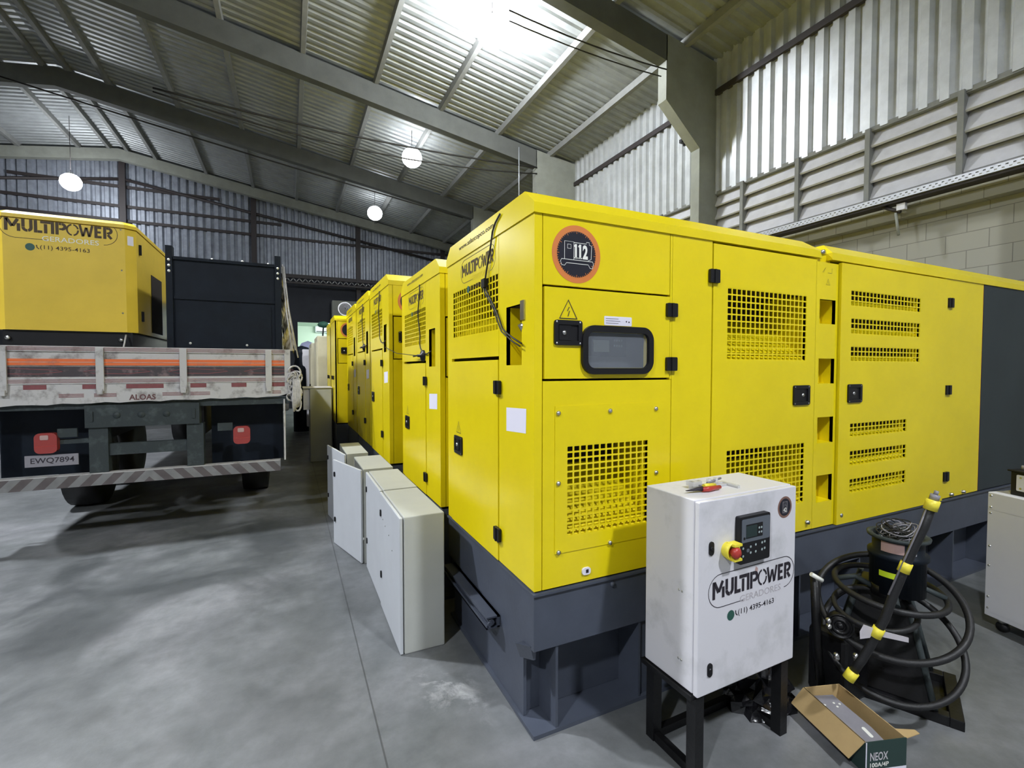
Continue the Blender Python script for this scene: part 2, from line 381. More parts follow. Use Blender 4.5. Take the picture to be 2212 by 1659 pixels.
def logo(fr, a0, b0, w, parent, ink='ink', mid='inklight', ph='ink', c=.0012, outline=True):
    """company wordmark: big word in a rounded outline, small word and phone number below; b0 = foot of the big word"""
    h = w*.145
    mb = MB(); T = .030                                   # stencil-cut capitals, in units of the word's width
    H = .145
    def st(x0, y0, x1, y1, t=T):
        d = V((x1-x0, y1-y0)); d.normalize(); q = V((-d.y, d.x))*t/2
        mb.face([fr.p(a0+w*p.x, b0+w*p.y, c) for p in (V((x0, y0))-q, V((x1, y1))-q, V((x1, y1))+q, V((x0, y0))+q)])
    def arc(cx, cy, rx, ry, A, B, t=T, n=14):
        for i in range(n):
            p0, p1 = math.radians(A+(B-A)*i/n), math.radians(A+(B-A)*(i+1)/n)
            P = [((rx-t/2)*math.cos(p0), (ry-t/2)*math.sin(p0)), ((rx+t/2)*math.cos(p0), (ry+t/2)*math.sin(p0)), ((rx+t/2)*math.cos(p1), (ry+t/2)*math.sin(p1)), ((rx-t/2)*math.cos(p1), (ry-t/2)*math.sin(p1))]
            mb.face([fr.p(a0+w*(cx+x), b0+w*(cy+y), c) for x, y in P])
    h2 = T/2
    st(.015, 0, .015, H); st(.022, H-.005, .070, .050); st(.074, .055, .118, H-.005); st(.125, 0, .125, H*.62)            # M
    st(.165, .055, .165, H); arc(.200, .052, .035, .037, 180, 275); arc(.200, .052, .035, .037, 285, 360); st(.235, .05, .235, H)      # U
    st(.275, .0, .275, H); st(.292, h2, .335, h2)                                                                            # L
    st(.318, H-h2, .412, H-h2); st(.365, 0, .365, H-.036)                                                                    # T
    st(.428, 0, .428, H)                                                                                                     # I
    st(.468, 0, .468, H); st(.486, H-h2, .510, H-h2); arc(.512, H-.046, .030, .031, -90, 88); st(.488, H-.077, .512, H-.077, .022) # P
    arc(.612, H/2, .052, H/2-.009, 12, 80, .017); arc(.612, H/2, .052, H/2-.009, 100, 262, .017); arc(.612, H/2, .052, H/2-.009, 280, 360, .017)   # O
    st(.680, H, .708, .004, .024); st(.712, .01, .740, H*.80, .022); st(.744, H*.8, .768, .004, .022); st(.772, .01, .800, H, .024)    # W
    st(.834, 0, .834, H); st(.850, h2, .888, h2, .028); st(.850, H/2, .882, H/2, .026); st(.850, H-h2, .888, H-h2, .028)     # E
    st(.920, 0, .920, H); st(.936, H-h2, .955, H-h2); arc(.955, H-.044, .028, .029, -90, 88); st(.940, H-.074, .958, H-.074, .022); st(.950, .052, .985, .004, .028)   # R
    mb.build('lettering', ink, parent)
    text('GERADORES', fr, a0+w*.33, b0-h*.62, w*.53, h*.40, mid, 'lettering', parent, c=c)
    text('(11) 4395-4163', fr, a0+w*.31, b0-h*1.40, w*.46, h*.42, ph, 'lettering', parent, bold=.004, c=c)
    mb = MB(); r = h*.95; cy = b0+h*.42; x0 = a0-w*.045; x1 = a0+w*1.045
    P = [(x0+r+w*.28, cy-r)]
    for i in range(13):
        an = math.radians(270-180*i/12); P.append((x0+r+r*math.cos(an), cy+r*math.sin(an)))
    for i in range(13):
        an = math.radians(90-180*i/12); P.append((x1-r+r*math.cos(an), cy+r*math.sin(an)))
    if outline: mb.ribbon(fr, P, w*.006, c=c-.0004)
    q = a0+w*.22; qy = b0-h*1.2                                  # small round chat mark and handset
    mb.disc(fr, q, qy, h*.30, c-.0003, n=18, mi=1); mb.ribbon(fr, [(q+h*.40, qy+h*.2), (q+h*.43, qy-.0), (q+h*.56, qy-h*.12)], h*.07, c=c-.0003)
    mb.build('logo_outline', [ph, 'inkgreen'], parent)
def tri_sign(fr, a, b, s, parent, c=.001):
    mb = MB(); h = s*.9
    mb.ribbon(fr, [(a-s/2, b), (a+s/2, b), (a, b+h)], s*.07, c=c, closed=True)
    mb.ribbon(fr, [(a+s*.05, b+h*.62), (a-s*.06, b+h*.40), (a+s*.07, b+h*.42), (a-s*.02, b+h*.12)], s*.045, c=c)
    mb.build('warning_triangle', 'ink', parent)
def hinge(fr, a, b, parent, w=.066, h=.066, c=0):
    mb = MB(); mb.rrect(fr, a-w/2, a+w/2, b-h/2, b+h/2, .006, c, c+.014, 0, 3); mb.box(fr, a-.006, a+.006, b-h/2, b+h/2, c+.014, c+.019)
    return mb.build('hinge', 'black', parent)
def latch(fr, a, b, parent, w=.14, h=.108, c=0, key=-.02):
    mb = MB(); mb.rrect(fr, a-w/2, a+w/2, b-h/2, b+h/2, .012, c, c+.009, 0, 4, inner=w*.14)
    mb.box(fr, a-w*.38, a+w*.38, b-h*.38, b+h*.38, c+.0005, c+.002)
    mb.box(fr, a-w*.33, a+w*.10, b-h*.30, b+h*.30, c+.002, c+.006)
    mb.lathe(fr.p(a+key, b, c+.002), [(.010, 0), (.010, .008), (.0, .009)], 14, 1, ax=fr.n)
    for i in (-1, 1):
        for j in (-1, 1): mb.lathe(fr.p(a+i*w*.42, b+j*h*.42, c+.009), [(.0045, 0), (0, .002)], 8, 1, ax=fr.n)
    return mb.build('latch', ['black', 'steel'], parent)

# ------------------------------------------------------------ THE HALL
XW, XL, YB, YG = 7.15, -17.5, -9.0, 21.1
XR, RZ, SL = -5.2, 7.25, .165
def roofz(x): return RZ+SL*(XW-x) if x >= XR else RZ+SL*(XW-XR)-SL*(XR-x)
mb = MB(); mb.wbox(XL-.2, 8.0, YB, 27.5, -.2, 0); struct(mb.build('floor', 'floor'))
def trap(period, depth, crest=.42, slope=.30):
    return [(0, 0), (slope*period/2, depth), ((slope/2+crest)*period, depth), ((slope+crest)*period, 0)]
def corrugated(mb, fr, L, z0f, z1f, period=.2, depth=.035):
    """sheet in frame: u along wall, v up, ribs vertical; z0f/z1f(u) give lower and upper edge"""
    P = []; x = 0
    while x < L-1e-6:
        for (dx, d) in trap(period, depth): P.append((min(x+dx, L), d))
        x += period
    P.append((L, 0))
    for i in range(len(P)-1):
        (a0, d0), (a1, d1) = P[i], P[i+1]
        if a1-a0 < 1e-6: a1 = a0+1e-4
        mb.face([fr.p(a0, z0f(a0), d0), fr.p(a1, z0f(a1), d1), fr.p(a1, z1f(a1), d1), fr.p(a0, z1f(a0), d0)])
        if i == 0: pass
# right wall: cladding above the louvres; normal -X, u = -Y
fr = Fr((XW, YG, 0), (0, -1, 0), (0, 0, 1))
mb = MB(); corrugated(mb, fr, YG-YB, lambda u: 4.80, lambda u: 7.30, .21, .06)
mb.wbox(XW+.02, XW+.06, YB, YG, 4.8, 7.4)
struct(mb.build('wall_right', 'sheet'))
mb = MB(); mb.wbox(XW, XW+.65, YB, YG, 3.54, 3.86); mb.wbox(XW+.16, XW+.65, YB, YG, 0, 3.56); struct(mb.build('wall_right_lower', 'block'))
mb = MB(); mb.wbox(XW+.25, XW+.30, YB, YG, 3.86, 4.8); struct(mb.build('wall_right_behind_louvres', 'louvre'))
# louvres between mullions
nt_ = 0
def trim(mb, m, bevel=0):
    global nt_; nt_ += 1; return struct(mb.build('trim_%d' % nt_, m, bevel=bevel))
ym = 6.70-.975*15
ys = []
y = 5.72
while y > YB: ys.append(y); y -= .975
y = 5.72+.975
while y < YG: ys.append(y); y += .975
ys = sorted(ys)
for i in range(len(ys)-1):
    if ys[i+1] > 13 or ys[i] < -1: continue
    mb = MB(); a, b = ys[i]+.03, ys[i+1]-.03
    for k in range(4):
        z = 3.88+.235*k
        fz = Fr((XW-.02, a, z), (0, 1, 0), (-.38, 0, .92))
        mb.hull8([(XW-.06, a, z), (XW-.04, a, z-.02), (XW-.04, b, z-.02), (XW-.06, b, z), (XW+.05, a, z+.235), (XW+.09, a, z+.22), (XW+.09, b, z+.22), (XW+.05, b, z+.235)])
    trim(mb, 'louvre')
mb = MB()
for y in ys:
    if -1 < y < 13: mb.wbox(XW-.09, XW+.02, y-.03, y+.03, 3.84, 4.82)
mb.wbox(XW-.05, XW+.06, YB, YG, 4.78, 4.84)
trim(mb, 'purlin')
mb = MB(); mb.wbox(XW-.10, XW-.03, YB, YG, 6.56, 6.66); trim(mb, 'rail')
# roof sheets, ribs run down the slope
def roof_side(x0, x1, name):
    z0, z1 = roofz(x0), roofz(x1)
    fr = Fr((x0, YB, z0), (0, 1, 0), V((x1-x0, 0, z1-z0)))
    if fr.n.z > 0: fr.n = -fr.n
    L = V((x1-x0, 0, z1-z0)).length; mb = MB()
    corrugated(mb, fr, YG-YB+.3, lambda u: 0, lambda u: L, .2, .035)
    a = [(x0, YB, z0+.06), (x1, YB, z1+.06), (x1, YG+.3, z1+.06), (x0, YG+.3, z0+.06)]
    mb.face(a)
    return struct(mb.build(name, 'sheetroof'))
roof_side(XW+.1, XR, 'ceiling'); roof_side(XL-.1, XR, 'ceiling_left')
# precast frames
YC = [-3.1, 1.6, 6.3, 11.0, 15.7]
for yc in YC+[20.55]:
    mb = MB(); w = .2
    y0, y1 = yc, yc+w
    if yc < 20:
        fr = Fr((0, y0, 0), (1, 0, 0), (0, 0, 1))
        zt = roofz(6.0)-.16
        mb.prism(fr, [(6.69, 0), (XW-.01, 0), (XW-.01, roofz(XW)-.1), (5.90, roofz(5.9)-.14), (5.90, 6.22), (6.69, 5.55)], -w, 0)
        trim(mb, 'concrete')
        mb = MB()
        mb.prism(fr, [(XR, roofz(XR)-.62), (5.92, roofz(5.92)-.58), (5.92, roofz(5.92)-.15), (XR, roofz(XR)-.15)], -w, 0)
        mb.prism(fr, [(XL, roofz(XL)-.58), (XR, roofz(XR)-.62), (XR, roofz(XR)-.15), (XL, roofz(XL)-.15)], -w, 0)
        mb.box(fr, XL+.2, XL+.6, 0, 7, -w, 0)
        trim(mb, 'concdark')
    else:
        fr = Fr((0, y0, 0), (1, 0, 0), (0, 0, 1))
        mb.prism(fr, [(XR, roofz(XR)-.5), (XW, roofz(XW)-.42), (XW, roofz(XW)-.1), (XR, roofz(XR)-.14)], -w, 0)
        mb.prism(fr, [(XL, roofz(XL)-.42), (XR, roofz(XR)-.5), (XR, roofz(XR)-.14), (XL, roofz(XL)-.1)], -w, 0)
        trim(mb, 'concrete')
# purlins
px_ = [6.35, 4.85, 3.35, 1.85, .35, -1.15, -2.65, -4.15, -4.95, -5.45, -6.25, -7.75, -9.25, -10.75, -12.25, -14]
for x in px_:
    mb = MB(); z = roofz(x)
    s = -SL if x > XR else SL
    mb.hull8([(x-.045, YB, z-.16), (x+.045, YB, z-.16), (x+.045, YG, z-.16), (x-.045, YG, z-.16), (x-.06, YB, z-.03), (x+.06, YB, z-.03), (x+.06, YG, z-.03), (x-.06, YG, z-.03)])
    trim(mb, 'purlin')
# gable
fr = Fr((XL, YG, 0), (1, 0, 0), (0, 0, 1))
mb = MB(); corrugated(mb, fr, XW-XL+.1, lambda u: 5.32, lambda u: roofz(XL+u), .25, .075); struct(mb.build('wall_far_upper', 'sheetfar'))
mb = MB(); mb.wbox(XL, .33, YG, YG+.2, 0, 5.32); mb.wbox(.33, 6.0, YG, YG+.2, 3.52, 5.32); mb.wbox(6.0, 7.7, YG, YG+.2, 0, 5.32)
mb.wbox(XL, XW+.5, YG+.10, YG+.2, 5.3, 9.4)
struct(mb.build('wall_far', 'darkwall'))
for x in (-9.1, -5.2, -1.17, 2.7, 6.4):
    mb = MB(); mb.wbox(x-.09, x+.09, YG-.22, YG-.05, 3.5, roofz(x)-.3); trim(mb, 'rail')
for (z, xa, xb) in ((7.32, XL, -.2), (6.82, XL, XW), (5.36, XL, XW), (8.0, -8.2, -2.3)):
    mb = MB(); mb.wbox(xa, xb, YG-.12, YG-.05, z-.05, z+.05); trim(mb, 'rail')
mb = MB()                                             # sloping tie under the gable beam, both sides
for s in (-1, 1):
    mb.tube([(XR, YG-.15, 8.25), (XR+s*12.2, YG-.15, 6.35)], .05, 6)
trim(mb, 'rail')
mb = MB()                                             # lattice girder above the passage
for k in range(46):
    x = -3+k*.22; mb.tube([(x, YG-.45, 5.05), (x+.11, YG-.45, 5.2)], .02, 5, 1); mb.tube([(x+.11, YG-.45, 5.2), (x+.22, YG-.45, 5.05)], .02, 5, 1)
mb.wbox(-3.2, XW, YG-.5, YG-.4, 5.2, 5.27); mb.wbox(-3.2, XW, YG-.5, YG-.4, 4.98, 5.05)
trim(mb, ['rail', 'steel'])
# lit room beyond the passage
mb = MB(); mb.wbox(.0, 6.6, 26.5, 26.6, 0, 3.9); mb.wbox(0, .1, YG+.2, 26.5, 0, 3.9); mb.wbox(6.5, 6.6, YG+.2, 26.5, 0, 3.9); mb.wbox(0, 6.6, YG+.2, 26.6, 3.8, 3.9)
struct(mb.build('wall_far_room', 'roomwall'))
mb = MB(); mb.wbox(XL-.1, XL, YB, YG, 0, 7.4); struct(mb.build('wall_left', 'sheet'))
mb = MB(); mb.wbox(XL, XW+.5, YB-.1, YB, 0, 9.4); struct(mb.build('wall_back', 'sheet'))

# lamps
def pendant_lamp(p, label, group):
    x, y, z, rad, bowl = p; t = thing('pendant_lamp', label, 'lamp', (x, y, z-.2), group)
    mb = MB()
    R = .20 if bowl else .26
    mb.lathe((x, y, z), [(R*math.sin(math.pi*i/14), -R*math.cos(math.pi*i/14)*.95) for i in range(15)], 24)
    mb.build('globe', mat('lamp_glow', (1, 1, 1), .5, emit=(.90, .94, 1.0), est=rad), t)
    if bowl:
        mb = MB(); mb.lathe((x, y, z), [(.05, .22), (.22, .20), (.34, .08), (.42, -.20), (.43, -.20), (.35, .09), (.22, .21), (.05, .23)], 32); mb.build('reflector_bowl', 'reflector', t)
    mb = MB(); mb.lathe((x, y, z+.18), [(.0, -.02), (.08, -.02), (.09, .06), (.05, .12), (0, .13)], 20); mb.build('socket', 'steel', t)
    mb = MB(); mb.tube([(x, y, z+.3), (x, y, roofz(x)-.02)], .008, 6); mb.build('hanging_rod', 'rail', t)
L_ = ['bright globe lamp hanging nearest, below the lit roof sheets', 'bright globe lamp hanging in the second bay above the aisle', 'small distant globe lamp hanging near the far gable wall', 'reflector lamp hanging behind the camera on the right']
for p, l in zip(LAMPS_RIGHT, L_): pendant_lamp(p, l, 'globe lamps hanging under the roof')
L_ = ['bright globe lamp hanging in front of the gable, above the truck', 'reflector lamp hanging left of the truck rear', 'reflector lamp hanging behind the camera on the left']
for p, l in zip(LAMPS_LEFT, L_): pendant_lamp(p, l, 'globe lamps hanging under the roof')
mb = MB(); mb.wbox(1.5, 4.5, 23.3, 23.4, 3.68, 3.76); o = mb.build('tube_lamp', 'roomlamp'); tag(o, 'bright strip light on the ceiling of the far pale room', 'lamp')

# cables slung under the beams
def sling(name, pts, sag, r, label, grp=None):
    a, b = V(pts[0]), V(pts[1]); P = []
    for i in range(25):
        t = i/24; q = a.lerp(b, t); q.z -= sag*4*t*(1-t); q.z += .02*math.sin(i*2.1)*sag; P.append(q)
    mb = MB(); mb.tube(P, r, 6); return tag(mb.build(name, 'wire'), label, 'cable', grp)
sling('overhead_cable', (PY(6.27, 1100, 22), PY(6.29, 1440, 150)), .06, .012, 'upper black cable slung along the nearest roof beam')
sling('overhead_cable', (PY(6.27, 1100, 45), PY(6.29, 1428, 165)), .05, .010, 'lower black cable slung along the nearest roof beam')
sling('overhead_cable', (PY(10.98, 330, 190), PY(10.98, 1160, 362)), .14, .02, 'black cable slung below the second roof beam', 'cables under the second beam')
sling('overhead_cable', (PY(10.98, 330, 198), PY(10.98, 1160, 375)), .30, .016, 'slacker black cable slung below the second roof beam', 'cables under the second beam')
sling('overhead_cable', (PY(15.4, 0, 165), PY(15.4, 1000, 470)), .05, .02, 'long dark cable slung below the third roof beam')
mb = MB(); a, b = PY(10.97, 1121, 318), PY(10.97, 1121, 440); mb.tube([a, b], .014, 6); tag(mb.build('hanging_conduit', 'tray'), 'thin pale conduit hanging from the second beam', 'conduit')
mb = MB(); p = PX(6.6, 1475, 306); mb.wbox(p.x-.06, p.x+.09, p.y-.03, p.y+.03, p.z-.03, p.z+.03); mb.wbox(p.x+.05, p.x+.09, p.y-.05, p.y+.05, p.z-.05, p.z+.05); tag(mb.build('wall_sensor', 'black'), 'small black sensor on the concrete column by the striped cladding', 'sensor')

# cable tray along the right wall
t = thing('cable_tray', 'perforated galvanised cable tray running along the wall below the louvres', 'cable tray', (6.9, 6, 3.74))
mb = MB(); Xt = 6.90
fr = Fr((Xt, 6.25, 0), (0, -1, 0), (0, 0, 1)); zb, zt = 3.725, 3.80
L = 6.25+2
holes = []
k = 0
for i in range(int(L/.06)):
    for j in range(2): holes.append((i*.06+.008+(.03 if j else 0), i*.06+.032+(.03 if j else 0), zb+.018+j*.028, zb+.028+j*.028))
holes = holes[:240]
for j in range(2):
    pass
rows = [(zb, zb+.016), (zb+.016, zb+.028), (zb+.028, zb+.044), (zb+.044, zb+.056), (zb+.056, zt)]
for r_, (q0, q1) in enumerate(rows):
    if r_ in (1, 3):
        n = int(L/.06); off = .03 if r_ == 3 else 0
        for i in range(n): mb.box(fr, i*.06+off, i*.06+off+.036, q0, q1, -.003, 0)
    else: mb.box(fr, 0, L, q0, q1, -.003, 0)
mb.wbox(Xt+.003, 7.1, -2, 6.25, zb, zb+.004); mb.build('tray_body', 'tray', t)
mb = MB(); mb.wbox(Xt+.03, 7.10, -2, 6.2, zb-.03, zb-.005); mb.build('support_rail', 'rail', t)
# conduit bracket on the wall
t = thing('wall_bracket', 'white bracket with a drop pipe on the wall above the generator roof', 'bracket', tuple(PX(7.0, 1940, 500)))
a = PX(7.0, 1905, 447); b = PX(7.0, 1945, 458); mb = MB(); mb.tube([a, b], .022, 8); mb.build('arm', 'rail', t)
mb = MB(); c = PX(7.0, 1948, 447); mb.wbox(c.x-.03, c.x+.03, c.y-.045, c.y+.045, c.z-.04, c.z+.04); mb.build('junction_box', 'white', t)
mb = MB(); mb.tube([PX(7.0, 1935, 460), PX(7.0, 1941, 508)], .016, 8); mb.build('drop_pipe', 'concrete', t)

# ------------------------------------------------------------ GENERATORS
YF = 1.745
def roof_prism(mb, x0, x1, y0, y1, z0, z1, ch=.085, end0=0, end1=0, mi=0):
    zl = z0+(z1-z0)*.38
    A = [(y0, z0), (y0, zl), (y0+ch, z1), (y1-ch, z1), (y1, zl), (y1, z0)]
    k = len(mb.v)
    for (x, e) in ((x0, end0), (x1, -end1)):
        for (y, z) in A: mb.v.append((x+(e if z == z1 else 0), y, z))
    n = 6
    mb.f.append(tuple(k+i for i in range(n))[::-1][::-1]); mb.f.append(tuple(k+n+i for i in reversed(range(n)))); mb.m += [mi]*2; mb.sm += [False]*2
    for i in range(n):
        j = (i+1) % n; mb.f.append((k+j, k+i, k+n+i, k+n+j)); mb.m.append(mi); mb.sm.append(False)
def end_face(t, x0, y0, w, zb, zs, near, yel='yellow', dz=0, full=True):
    """the narrow end towards the aisle: grille, slot, door, latch, hinges, sign, lettering"""
    y1 = y0+w; fr = Fr((x0, y1, dz), (0, -1, 0), (0, 0, 1)); s = w/1.185
    G = (.11*s, .81*s, 1.79, 2.07); S = (.905*s, 1.067*s, 1.617, 1.888)
    mb = MB()
    mb.plate(fr, 0, .08*s, zb-dz, zs-dz); mb.plate(fr, .08*s, .815*s, 1.663, zs-dz, [G]); mb.plate(fr, .819*s, w-.02, zb-dz, zs-dz, [S])
    mb.cavity(fr, *G, d=.24, fr_=.55); mb.cavity(fr, *S, d=.18, fr_=0.02)
    mb.build('end_panel', [yel, 'void'], t)
    mb = MB(); mb.grid(fr, *G, 18 if near else 14, 8, bar=.0075, corners=near); mb.build('grille', yel, t)
    mb = MB(); mb.plate(fr, .085*s, .813*s, zb-dz, 1.645, c=.004); d = mb.build('door', yel, t)
    for z in (1.51, .785): hinge(fr, .818*s, z, d, c=.004)
    latch(fr, .222*s, 1.14, d, c=.004)
    tri_sign(fr, .222*s, 1.215, .075, d, c=.006)
    if near: logo(fr, .28*s, 2.135, .475*s, t, ink='inkbrown', mid='yellow', ph='inkbrown')
    else: logo(fr, .28*s, 2.15, .475*s, t, ink='inkbrown', mid='yellow', ph='inkbrown')
    mb = MB(); mb.face([fr.p(.907*s, 1.307, .001), fr.p(1.11*s, 1.319, .001), fr.p(1.114*s, 1.427, .001), fr.p(.907*s, 1.418, .001)]); mb.build('paper_label', 'paper', t)
    return fr

def generator112():
    t = thing('generator', 'nearest yellow canopied generator with round sticker numbered 112', 'generator', (3.4, 2.33, 0))
    X0 = .928; fr = Fr((0, YF, 0), (1, 0, 0), (0, 0, 1)); zb, zs = .65, 2.25
    mb = MB()
    mb.plate(fr, X0, .965, zb, zs); mb.plate(fr, .969, 1.668, 1.958, zs)
    # lower left with the screwed-on grille plate
    A = (1.087, 1.543, .865, 1.265)
    mb.plate(fr, .969, 1.682, zb, 1.548, [A]); mb.plate(fr, 1.686, 1.952, zb, zs); mb.plate(fr, 1.672, 1.684, 1.55, zs)
    pk = [(2.83, 2.982, a, b) for (a, b) in ((1.868, 2.012), (1.512, 1.662), (1.156, 1.312), (.80, .962))]
    mb.plate(fr, 2.797, 3.004, zb, zs-.02, pk)
    for h in pk: mb.cavity(fr, *h, d=.09, fr_=.02, mv=0)
    mb.plate(fr, 4.275, 4.842, zb, zs)
    # back, far end
    mb.wbox(X0, 6.0, 2.91, 2.93, zb, zs); mb.wbox(5.98, 6.0, 1.75, 2.93, zb, zs)
    mb.cavity(fr, *A, d=.26, fr_=.66)
    mb.build('canopy', ['yellow', 'void'], t)
    mb = MB(); mb.plate(fr, 4.852, 6.0, zb, zs); mb.build('dark_side_panel', 'darkgrey', t)
    mb = MB(); mb.box(fr, 4.843, 4.851, zb, zs, -.02, -.002); mb.build('red_edge_strip', 'red', t)
    mb = MB(); mb.plate(fr, 1.028, 1.638, .797, 1.440, [A], t=.003, c=.0035); g = mb.build('access_plate', 'yellow', t)
    mb = MB(); mb.grid(fr, *A, 13, 14, bar=.0075, c=.003); mb.build('grille', 'yellow', g)
    for (a, b) in ((1.043, 1.41), (1.316, 1.41), (1.585, 1.41), (1.044, 1.106), (1.59, 1.102), (1.046, .803), (1.32, .803)):
        m2 = MB(); m2.lathe(fr.p(a, b, .0035), [(.0105, 0), (.0105, .006), (.006, .010), (0, .011)], 10, ax=fr.n); m2.build('bolt', 'steel', g)
    # control door
    mb = MB(); D = (1.165, 1.55, 1.582, 1.788)
    mb.plate(fr, .975, 1.668, 1.558, 1.948, [(1.19, 1.525, 1.605, 1.765)], c=.003); d = mb.build('control_door', 'yellow', t)
    mb = MB(); mb.rrect(fr, 1.158, 1.556, 1.576, 1.793, .062, .003, .02, 0, 8, inner=.028); mb.build('window_frame', 'black', d)
    mb = MB(); mb.face([fr.p(1.175, 1.59, .004), fr.p(1.54, 1.59, .004), fr.p(1.54, 1.78, .004), fr.p(1.175, 1.78, .004)]); mb.build('window_glass', 'glass', d)
    mb = MB(); q = -.09
    mb.box(fr, 1.10, 1.62, 1.56, 1.83, q-.02, q, 0); mb.box(fr, 1.13, 1.19, 1.62, 1.72, q, q+.02, 1); mb.box(fr, 1.14, 1.19, 1.56, 1.60, q, q+.02, 1)
    mb.box(fr, 1.25, 1.47, 1.66, 1.75, q, q+.012, 2); mb.box(fr, 1.28, 1.37, 1.68, 1.735, q+.012, q+.014, 3)
    for i in range(8): mb.disc(fr, 1.40+.014*(i % 4), 1.735-.025*(i//4), .005, q+.014, n=8, mi=4)
    mb.build('control_panel', ['screen', 'paper', 'darkgrey', 'button', 'button'], t)
    for z in (1.884, 1.624): hinge(fr, 1.675, z, d, .066, .066, .003)
    latch(fr, 1.09, 1.756, d, c=.003); tri_sign(fr, 1.092, 1.818, .088, d, c=.005)
    mb = MB(); mb.rrect(fr, 1.281, 1.436, 1.797, 1.838, .004, .003, .0042, 0, 2)
    for i in range(3): mb.box(fr, 1.29, 1.36+.01*(i % 2), 1.806+i*.01, 1.808+i*.01, .0042, .0045, 1)
    mb.disc(fr, 1.405, 1.817, .004, .0046, n=8, mi=1); mb.disc(fr, 1.42, 1.815, .004, .0046, n=8, mi=1)
    mb.build('notice_label', ['paper', 'ink'], d)
    # large door with two grilles
    B = (2.06, 2.708, 1.646, 2.022); C = (2.068, 2.711, .82, 1.172)
    mb = MB(); mb.plate(fr, 1.958, 2.790, zb+.003, zs-.012, [B, C], c=.003); mb.cavity(fr, *B, d=.26, fr_=.62); mb.cavity(fr, *C, d=.26, fr_=.66); d = mb.build('side_door', ['yellow', 'void'], t)
    mb = MB(); mb.grid(fr, *B, 18, 11, bar=.0075, c=.002); mb.build('grille', 'yellow', d)
    mb = MB(); mb.grid(fr, *C, 18, 11, bar=.0075, c=.002); mb.build('grille', 'yellow', d)
    for z in (2.071, .85): hinge(fr, 1.957, z, d, .068, .068, .003)
    latch(fr, 2.668, 1.449, d, .146, .114, .003, .012)
    # door with six slots
    vs = [(3.11, 3.905, 1.986, 2.082), (3.116, 3.905, 1.815, 1.912), (3.118, 3.908, 1.646, 1.739), (3.128, 3.766, 1.177, 1.264), (3.132, 3.77, .998, 1.092), (3.136, 3.77, .826, .916)]
    mb = MB(); mb.plate(fr, 3.012, 4.268, zb-.005, zs-.012, vs, c=.016)
    for h in vs: mb.cavity(fr, *h, d=.07, fr_=.5, c=.016)
    d = mb.build('vented_door', ['yellow', 'void'], t)
    for h in vs: m2 = MB(); m2.grid(fr, *h, 20 if h[1] > 3.8 else 16, 3, bar=.007, c=.015); m2.build('grille', 'yellow', d)
    for z in (2.078, 1.447, .812): hinge(fr, 4.335, z, d, .072, .068, .0)
    latch(fr, 3.163, 1.449, d, .146, .114, .016, -.012)
    for (a, b) in ((3.06, .70), (2.74, .70), (2.83, 2.285), (4.42, .672), (4.60, .672)):
        m2 = MB(); m2.lathe(fr.p(a, b, 0), [(.012, 0), (.012, .02), (0, .022)], 8, ax=fr.n); m2.build('bolt', 'steel', t)
    # round eye at the foot
    mb = MB(); a, b = 1.191, .695; mb.rrect(fr, a-.022, a+.022, b-.016, b+.016, .012, 0, .008, 0, 4); mb.box(fr, a-.004, a+.010, b-.008, b+.008, .008, .0085, 1); mb.build('cable_socket', ['paper', 'ink'], t)
    # small lifting marks on the column
    tri_sign(fr, 2.905, 2.10, .038, t); mb = MB(); mb.ribbon(fr, [(2.85, 2.17), (2.88, 2.20), (2.86, 2.17)], .002); mb.ribbon(fr, [(2.90, 2.17), (2.94, 2.17), (2.94, 2.20)], .002); mb.build('lifting_mark', 'inkbrown', t)
    # roof in two sections
    mb = MB(); roof_prism(mb, X0-.006, 2.835, YF-.008, 2.94, zs, 2.36, end1=.06)
    mb.build('roof', 'yellow', t)
    mb = MB(); roof_prism(mb, 2.93, 6.0, YF-.008, 2.94, zs, 2.36, end0=.05); mb.build('roof', 'yellow', t)
    mb = MB(); mb.wbox(2.78, 2.97, YF+.03, 2.9, zs-.03, 2.30); mb.tube([(2.86, YF+.0, 2.30), (2.86, YF+.0, 2.27)], .012, 8); mb.build('lifting_recess', 'yellow', t)
    # number sticker
    a, b, R = 1.1355, 2.097, .1245
    mb = MB(); mb.disc(fr, a, b, R, .0008, mi=0, n=48); mb.disc(fr, a, b, R*.80, .0012, mi=1, n=48)
    for i in range(60):
        an = math.radians(i*6); big = i % 5 == 0
        if 200 < i*6 < 200: continue
        r1, r0 = R*.83, R*(.71 if big else .76)
        w = .0022
        e = V((math.cos(an), math.sin(an))); nn = V((-e.y, e.x))*w/2
        P = [V((a, b))+e*r0-nn, V((a, b))+e*r1-nn, V((a, b))+e*r1+nn, V((a, b))+e*r0+nn]
        mb.face([fr.p(p.x, p.y, .0015) for p in P], 3 if big else 0)
    def ln(P, w=.0022, cl=False): mb.ribbon(fr, [(a+x*R, b+y*R) for x, y in P], w, c=.0017, mi=2, closed=cl)
    ln([(-.50, -.20), (-.50, .42), (-.12, .42), (-.12, -.20)]); ln([(-.12, .40), (.40, .40), (.40, .46), (.52, .46), (.52, .38), (.62, .34), (.60, -.12), (.47, -.18)])
    ln([(-.38, .18), (-.24, .18), (-.24, .32), (-.38, .32)], cl=True)
    ln([(-.62, -.20), (.66, -.20), (.70, -.28), (.66, -.44), (.56, -.44), (.48, -.32), (-.42, -.32), (-.50, -.42), (-.62, -.40), (-.66, -.28)], cl=True)
    s = mb.build('number_sticker', ['stickorange', 'stickblack', 'inkwhite', 'stickorange'], t); lab(s, 'round orange and black sticker')
    mb = MB()
